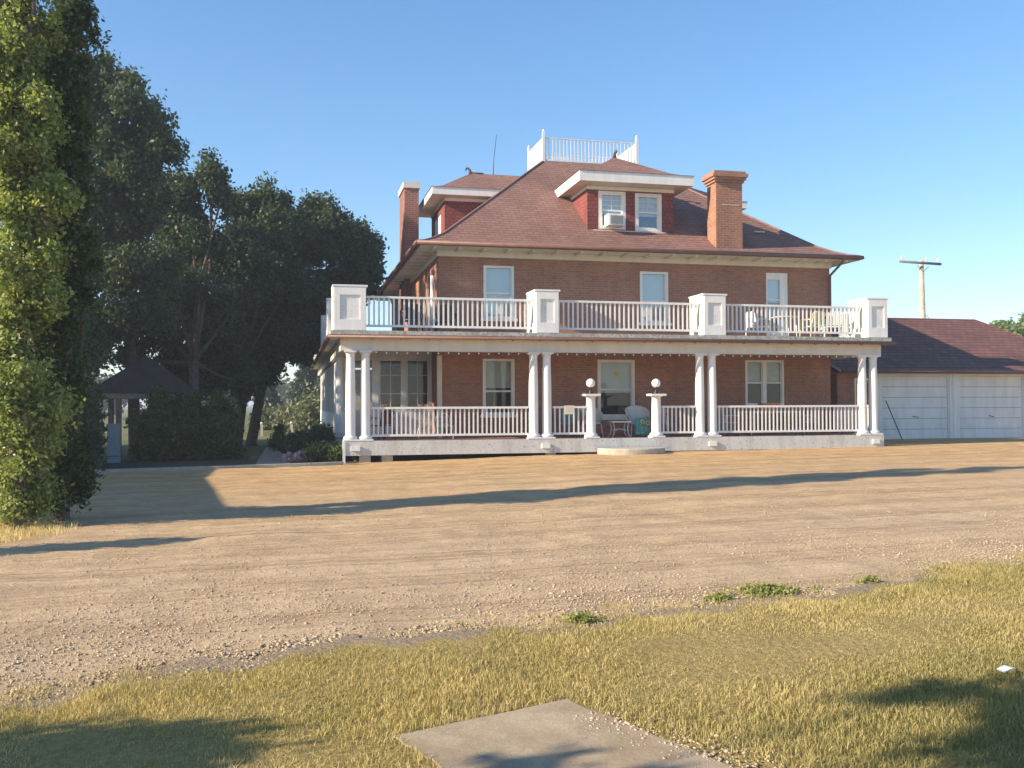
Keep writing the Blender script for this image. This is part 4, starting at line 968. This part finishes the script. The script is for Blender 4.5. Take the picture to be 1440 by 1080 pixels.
tree('shade_tree', 'dark broadleaf tree in the middle of the row, bushy flat top', (-2.1, 38.0, gz(-2)), [
    lb(370, 330, 39, 44, 42), lb(345, 290, 39, 22, 22), lb(372, 278, 39, 14, 22), lb(395, 292, 39, 14, 20), lb(330, 295, 39, 14, 20), lb(380, 400, 39, 60, 60), lb(330, 460, 39, 55, 55), lb(385, 470, 39, 50, 45), lb(420, 350, 39, 40, 50), lb(325, 525, 39, 34, 28), lb(375, 515, 39, 26, 26), lb(280, 535, 39, 30, 16)],
    85000, .135, 'leaf_dark', .30, .18, .4, GT, per=24, sub=16, fork=.25)
tree('shade_tree', 'rightmost dark broadleaf tree, reaching over the veranda corner', (-1.65, 40.0, gz(-1.6)), [
    lb(445, 325, 40, 34, 42), lb(482, 348, 40, 36, 34), lb(512, 352, 40, 22, 22), lb(518, 378, 40, 15, 18), lb(500, 330, 40, 16, 16), lb(440, 410, 40, 60, 60), lb(400, 460, 40, 45, 50), lb(452, 468, 40, 30, 30), lb(365, 515, 40, 18, 22), lb(500, 400, 40, 28, 30), lb(440, 292, 40, 14, 16), lb(462, 302, 40, 14, 14)],
    85000, .135, 'leaf_dark', .30, .2, .4, GT, per=24, sub=16, fork=.3, tbase=.55)
# trees outside the frame that shade the yard
for (x, y, h, s, lab) in ((-17, 27, 10.5, .9, 'broad tree west of the yard, nearest the outbuilding'), (-19, 34, 12, .95, 'broad tree west of the yard, the middle one'), (-15, 41, 10, .9, 'broad tree west of the yard, farthest from the drive')):
    tree('shade_tree', lab, (x, y, gz(x)), [(x, y, h*.62, 3.6*s, 3.6*s, 4.2*s), (x-1, y+1.5, h*.8, 2.6, 2.8, 2.6), (x+1.2, y-1.6, h*.45, 2.8, 2.6, 3.)], 9000, .4, 'leaf_dark', .7, .35, .3, 'trees west of the yard', per=18)
tree('shade_tree', 'small spreading tree on the lawn west of the photographer', (-7.2, 2.2, gz(-7)), [
    (-5.34, 1.97, 4.5, .9, .95, .4), (-5.0, 1.6, 4.9, .9, .8, .4), (-5.9, 2.9, 4.2, .2, .08, .08), (-3.2, 2.45, 3.2, .7, .45, .3), (-2.3, 2.75, 3.2, .75, .5, .35), (-3.6, 2.1, 3.3, .6, .35, .25), (-6.5, 3.62, 2.3, .75, .6, .3), (-7.1, 3.4, 2.2, .8, .7, .35), (-5.66, 3.0, 3.0, .1, .03, .05), (-5.6, 2.62, 3.1, .12, .03, .05), (-6.2, 1.5, 5.6, .8, .8, .5)],
    52000, .08, 'leaf_mid', .14, .05, .2, per=20, fork=.2)

# hedge of lilac bushes
GL = 'dark lilac bushes between the gazebo and the walk'
for k, (uu, lab) in enumerate(((214, 'leftmost dark lilac bush, right beside the blue grey box'), (250, 'middle dark lilac bush in front of the gazebo'), (300, 'rightmost dark lilac bush, bordering the garden walk'))):
    d = 28.6+.1*k; b_ = at(uu, 640, d)
    tree('lilac_bush', lab, (b_.x, b_.y, gz(b_.x)), [lb(uu+8, 625, d, 28, 32), lb(uu+random.uniform(-4, 12), 596+random.uniform(-6, 6), d, 22, 22), lb(uu+20, 600+random.uniform(-10, 6), d, 18, 26), lb(uu+6, 640, d, 30, 20), lb(uu+random.uniform(0, 16), 574+random.uniform(-6, 4), d+.3, 10, 18), lb(uu+random.uniform(10, 30), 570+random.uniform(-4, 8), d+.4, 8, 16)], 17000, .10, 'leaf_mid', .2, .06, .3, GL, 'bush', per=20, tbase=.62, fork=.15, sub=12)
for k, (uu, lab) in enumerate(((95, 'low dark bush under the poplar, left of the blue grey box'), (119, 'dark bush between the poplar and the blue grey box'))):
    d = 27-k; b_ = at(uu, 640, d); tree('garden_bush', lab, (b_.x, b_.y, gz(b_.x)), [lb(uu-6, 605, d, 22, 52), lb(uu-10, 560, d, 20, 26)], 11000, .12, 'leaf_dark', .24, .06, .3, 'low bushes by the kerb', 'bush', per=20, fork=.15)
# gazebo
gp = at(206, 600, 30.6); GZx, GZy = gp.x, gp.y
GA = empty('gazebo', (GZx, GZy, gz(GZx)), 'open garden gazebo with dark hipped roof on weathered posts', 'gazebo')
g0 = gz(GZx); hw = 1.55; ez = 1.4+(567-556)/FPX*30.6+.1; r_ = MB('lead')
for a in range(4):
    c0, s0 = math.cos(a*PI/2), math.sin(a*PI/2)
    def rt(x, y): return (GZx+x*c0-y*s0, GZy+x*s0+y*c0)
    r_.quad((*rt(-hw, -hw), ez), (*rt(hw, -hw), ez), (*rt(.12, -.12), ez+1.15), (*rt(-.12, -.12), ez+1.15))
r_.mat = 'wood'; r_.box(GZx-hw+.04, GZy-hw+.04, ez-.17, GZx+hw-.04, GZy+hw-.04, ez-.01)
M['shedroof'] = plain('dark_brown_shingles', (.05, .035, .03), .95, .3)
r_.m = ['shedroof' if q == 'lead' else q for q in r_.m]; r_.build('roof', None, GA)
for sx in (-1, 1):
    for sy in (-1, 1):
        q = MB('wood'); x, y = GZx+sx*1.3, GZy+sy*1.3; q.box(x-.08, y-.08, g0-.1, x+.08, y+.08, ez-.17); q.build('post', None, GA)
q = MB('wood'); q.box(GZx-.7, GZy-1.38, g0-.1, GZx-.55, GZy-1.22, ez-.17); q.build('post', None, GA)
# blue-grey service box
bx = at(160, 655, 27.9); x, y = bx.x, bx.y
B = empty('utility_box', (x, y, gz(x)), 'narrow upright blue grey service box in front of the dark bushes', 'service box')
q = MB('bluebox'); q.box(x-.17, y-.12, gz(x)-.05, x+.17, y+.12, gz(x)+1.08); q.box(x-.19, y-.14, gz(x)+1.08, x+.19, y+.14, gz(x)+1.12); q.build('cabinet', None, B)
q = MB('redbrown'); q.box(x-.165, y-.126, gz(x)+.16, x+.165, y-.121, gz(x)+.18); q.build('stripe', None, B)

# narrow evergreen shrub and flower bed
def plant(name, label, base, lobes, n, size, mat, cat='plant', group=None, clump=.12, per=14, tbase=.5):
    return tree(name, label, base, lobes, n, size, mat, clump, .03, .2, group, cat, per, False, tbase, fork=.3)
q = at(393, 636, 33); plant('cedar_shrub', 'narrow dark upright cedar beside the garden walk', (q.x, q.y, gz(q.x)), [lb(391, 622, 33, 6, 16), lb(394, 606, 33, 4, 12), lb(385, 625, 33, 5, 10)], 3500, .07, 'leaf_dark', 'shrub')
M['pink'] = leafmat('pink_petals', [(0., (.6, .16, .32)), (.5, (.75, .5, .58)), (1., (.85, .8, .82))], .3)
M['red'] = leafmat('red_petals', [(0., (.5, .06, .03)), (1., (.7, .2, .08))], .3)
fl = [('petunia', 'left mound of pink and white petunias in the garden bed', 408, 645, 27.2, 10, 6, 'pink'), ('petunia', 'middle mound of pink petunias next to the kerb', 427, 642, 27.0, 11, 6, 'pink'),
      ('petunia', 'right hand small pink petunias against the veranda corner post', 466, 629, 26.9, 10, 3, 'pink'), ('geranium', 'red orange flowers in the bed under the sunroom', 433, 620, 28.6, 6, 4, 'red')]
for nm, lab, uu, vv, d, ru, rv, mt in fl:
    q = at(uu, vv+6, d); r = plant(nm, lab, (q.x, q.y, gz(q.x)), [lb(uu, vv+2, d, ru, rv)], 1600, .07, 'leaf_mid', 'flower')
    cp = lobe_points([lb(uu, vv, d-.1, ru*1.1, rv*1.1)], 80, .9, .05); leafmesh(cp, np.full(len(cp), .05), 14, .065, r, mt, 'blossoms')
for k, (uu, vv, d, ru, rv, mt, lab) in enumerate(((448, 637, 26.6, 15, 10, 'leaf_poplar', 'bright green leafy plants along the kerb by the veranda corner'), (420, 622, 28.2, 14, 12, 'leaf_dark', 'dark foliage clump behind the petunias'),
        (452, 615, 28.5, 16, 16, 'leaf_dark', 'dark flowering shrub under the sunroom windows'), (405, 625, 29.5, 9, 10, 'leaf_dark', 'low dark plant beside the narrow cedar'), (508, 643, 26.0, 7, 6, 'leaf_mid', 'small green weed under the veranda corner'), (474, 640, 26.3, 8, 9, 'leaf_poplar', 'light green plant touching the veranda corner post'))):
    q = at(uu, vv+rv*.8, d); plant('garden_plant', lab, (q.x, q.y, gz(q.x)), [lb(uu, vv, d, ru, rv)], 2600, .09, mt, 'plant', 'plants in the bed left of the veranda')
# far vegetation
GB = 'olive green bushes far beyond the walk'
for k, (uu, vv, d, ru, rv, mt, lab) in enumerate((
        (372, 604, 62, 12, 20, 'leaf_mid', 'leftmost far green bush, next to the tree trunk'), (385, 600, 66, 16, 22, 'leaf_olive', 'far olive bush behind the narrow cedar'),
        (412, 598, 60, 22, 26, 'leaf_olive', 'broad olive bush right of the narrow cedar'), (440, 592, 58, 24, 30, 'leaf_olive', 'far olive bush nearest the house wall'))):
    q = at(uu, 617, d); tree('far_bush', lab, (q.x, q.y, gz(q.x)), [lb(uu, vv, d, ru, rv), lb(uu-ru*.5, vv+rv*.3, d, ru*.6, rv*.7), lb(uu+ru*.5, vv+rv*.25, d, ru*.6, rv*.75)], 9000, .22, mt, .4, .08, .4, GB, 'bush', per=20, fork=.2)
def spruce(name, label, base, h, r0, n, group):
    r = empty(name, base, label, 'tree', group); t = MB('bark'); t.tube([base, (base[0], base[1], base[2]+h)], [.22, .03], 8); t.build('trunk', None, r)
    z = rng.uniform(.06, 1, n)**1.3; a = rng.uniform(0, 6.28, n); tier = (1-z)*(.72+.28*np.abs(np.sin(z*26))); rr = r0*tier*rng.uniform(.35, 1, n)**.6
    cp = np.stack([base[0]+rr*np.cos(a), base[1]+rr*np.sin(a), base[2]+z*h-rr*.25], -1); leafmesh(cp, np.full(n, .3), 14, .22, r, 'leaf_spruce', flat=.4)
q = at(433, 617, 75); spruce('spruce_tree', 'taller far spruce above the olive bushes by the house wall', (q.x, q.y, gz(q.x)), 6.2, 2.6, 900, 'distant spruces')
q = at(465, 617, 72); spruce('spruce_tree', 'far spruce half hidden by the house wall', (q.x, q.y, gz(q.x)), 5.6, 2.6, 900, 'distant spruces')
q = at(379, 617, 78); spruce('spruce_tree', 'shorter far spruce right of the tree trunk', (q.x, q.y, gz(q.x)), 3.4, 1.8, 500, 'distant spruces')
for uu, lab in ((368, 'pale fence post in the far grass beside the tree trunk'), (410, 'pale fence post in the far grass right of the cedar')):
    q = at(uu, 622, 50); f = MB('cream'); f.box(q.x-.06, q.y-.06, gz(q.x)-.1, q.x+.06, q.y+.06, gz(q.x)+.6); f.lathe((q.x, q.y, gz(q.x)+.6), [(.09, 0), (.09, .03), (.01, .1)], 8); tag(f.build('fence_post'), lab, 'post', 'pale posts in the far grass')
q = at(1425, 560, 62); tree('broadleaf_tree', 'bright green tree rising behind the right end of the garage', (q.x, q.y, 0), [lb(1425, 480, 62, 32, 28), lb(1408, 468, 62, 14, 17), lb(1440, 468, 62, 22, 22), lb(1400, 490, 62, 18, 22), lb(1470, 480, 62, 36, 32)], 34000, .2, 'leaf_bright', .36, .2, .4, per=20, sub=14, tbase=.75, fork=.3)
# distant belt of trees on the horizon
for k in range(14):
    x = -70+k*14; y = 150+random.uniform(-12, 12)
    tree('horizon_tree', 'one of the dark trees in the belt far behind the house', (x, y, -.3), [(x, y, 2.6, 6.5, 4, 2.6), (x+3, y, 3.0, 4, 3, 2.2)], 2600, .7, 'leaf_mid', .9, .3, .3, 'belt of trees on the horizon', per=16, limbs=False)
# weeds on the lawn edge
for uu, vv, d, ru, rv, lab in ((1078, 842, 7.6, 58, 8, 'largest patch of green weeds on the lawn edge'), (1012, 853, 7.4, 20, 4, 'small green weeds left of the large weed patch'), (815, 872, 6.8, 30, 5, 'sparse green weeds in the rough edge below the lamp pedestals'), (1225, 828, 7.9, 16, 4, 'small green weed on the right part of the lawn edge')):
    q = at(uu, vv, d); bz = gz(q.x); k = d/FPX; rr = ru*k; n = int(700*ru/20)
    n_ = n//14; a = rng.uniform(0, 6.28, n_); ra = np.clip(np.abs(rng.normal(0, .55, n_)), 0, 1.5)
    cp = np.stack([q.x+ra*np.cos(a)*rr, q.y+ra*np.sin(a)*rr*.7, bz+.02+rng.uniform(0, 1, n_)*rv*k*1.2*np.clip(1-ra*.7, .1, 1)], -1)
    o = leafmesh(cp, np.full(n_, .03), 14, .022, None, 'weed', 'weeds', tbase=.6); tag(o, lab, 'weeds', 'green weeds on the lawn edge')
q = at(1417, 974, 5.25); f = MB('plastic'); f.T = Matrix.Translation((q.x, q.y, gz(q.x)+.06)) @ Matrix.Rotation(.3, 4, 'Z'); f.add([(-.06, -.02, 0), (0, -.03, .012), (.06, -.015, 0), (.055, .03, .004), (0, .02, .018), (-.06, .025, .006)], [(0, 1, 4, 5), (1, 2, 3, 4)]); f.add([(-.06, -.02, -.004), (0, -.03, .008), (.06, -.015, -.004), (.055, .03, 0), (0, .02, .014), (-.06, .025, .002)], [(5, 4, 1, 0), (4, 3, 2, 1)])
tag(f.build('paper_scrap'), 'scrap of white paper lying in the grass at right', 'litter')

# outbuilding just outside the left edge
O = empty('outbuilding', (-12.5, 19, -.3), 'plain white outbuilding with a flat roof beside the yard', 'shed')
q = MB('siding'); q.box(-17, 13.6, -.5, -9.9, 25.6, 3.55); q.build('wall', None, O)
q = MB('lead'); q.add([(-17.4, 13.3, 3.55), (-9.35, 13.75, 3.55), (-11.0, 25.6, 3.55), (-17.4, 26, 3.55), (-17.4, 13.3, 3.75), (-9.35, 13.75, 3.75), (-11.0, 25.6, 3.75), (-17.4, 26, 3.75)], [(0,3,2,1),(4,5,6,7),(0,1,5,4),(1,2,6,5),(2,3,7,6),(3,0,4,7)]); q.build('roof', None, O)
q = MB('white'); q.box(-9.899, 18, -.3, -9.86, 19, 1.9); q.build('door', None, O)
# short post whose shadow reaches the drive
tree('cedar_shrub', 'slim clipped cedar just outside the left edge by the poplar', (-6.4, 11.3, gz(-6.4)), [(-6.4, 11.3, .9, .35, .35, 1.0), (-6.4, 11.3, 1.7, .22, .22, .6)], 5000, .08, 'leaf_dark', .1, .05, .3, None, 'shrub', per=16, limbs=False)

for o in LOCALS:
    if '_local' in o: del o['_local']

m = bpy.data.materials.new('glare_veil'); m.use_nodes = True; nt = m.node_tree; nt.nodes.clear()
ou = nt.nodes.new('ShaderNodeOutputMaterial'); pv = nt.nodes.new('ShaderNodeVolumePrincipled'); pv.inputs['Color'].default_value = (.86, .92, 1, 1); pv.inputs['Density'].default_value = GLARE_VEIL; pv.inputs['Anisotropy'].default_value = .2
nt.links.new(pv.outputs[0], ou.inputs['Volume']); M['glare_veil'] = m
tag(MB('glare_veil').box(-4200, -260, -1.6, 4200, 4700, 17).build('glare_veil'), kind='stuff')  # thin volume added to imitate veiling glare in the lens

# ================================================================== LIGHT
W = bpy.data.worlds.new('World'); S.world = W; W.use_nodes = True; nt = W.node_tree
sky = nt.nodes.new('ShaderNodeTexSky'); sky.sky_type = 'NISHITA'; sky.sun_disc = False
sky.sun_elevation = SUN_EL
sv = Vector((-math.cos(SUN_AZ), -math.sin(SUN_AZ), 0)); sky.sun_rotation = math.atan2(sv.x, sv.y) % (2*PI)
sky.altitude = 1200; sky.air_density = 1.0; sky.dust_density = .35; sky.ozone_density = 1.6
gm = nt.nodes.new('ShaderNodeGamma'); gm.inputs[1].default_value = .78; hs = nt.nodes.new('ShaderNodeHueSaturation'); hs.inputs['Saturation'].default_value = 1.36; hs.inputs['Hue'].default_value = .503
nt.links.new(sky.outputs[0], gm.inputs[0]); nt.links.new(gm.outputs[0], hs.inputs['Color']); nt.links.new(hs.outputs[0], nt.nodes['Background'].inputs[0]); nt.nodes['Background'].inputs[1].default_value = .134
sd = bpy.data.lights.new('sun', 'SUN'); sd.energy = 4.3; sd.angle = R(.5); sd.color = (1, .85, .66)
so = bpy.data.objects.new('sun', sd); C.objects.link(so); so.location = (-30, -5, 20)
tv = Vector((math.cos(SUN_AZ)*math.cos(SUN_EL), math.sin(SUN_AZ)*math.cos(SUN_EL), -math.sin(SUN_EL)))
so.rotation_euler = tv.to_track_quat('-Z', 'Y').to_euler()
S.view_settings.view_transform = 'Standard'; S.view_settings.look = 'None'; S.view_settings.exposure = 1.27; S.view_settings.gamma = 1
S.render.engine = 'CYCLES'; S.cycles.max_bounces = 6; S.cycles.transparent_max_bounces = 8
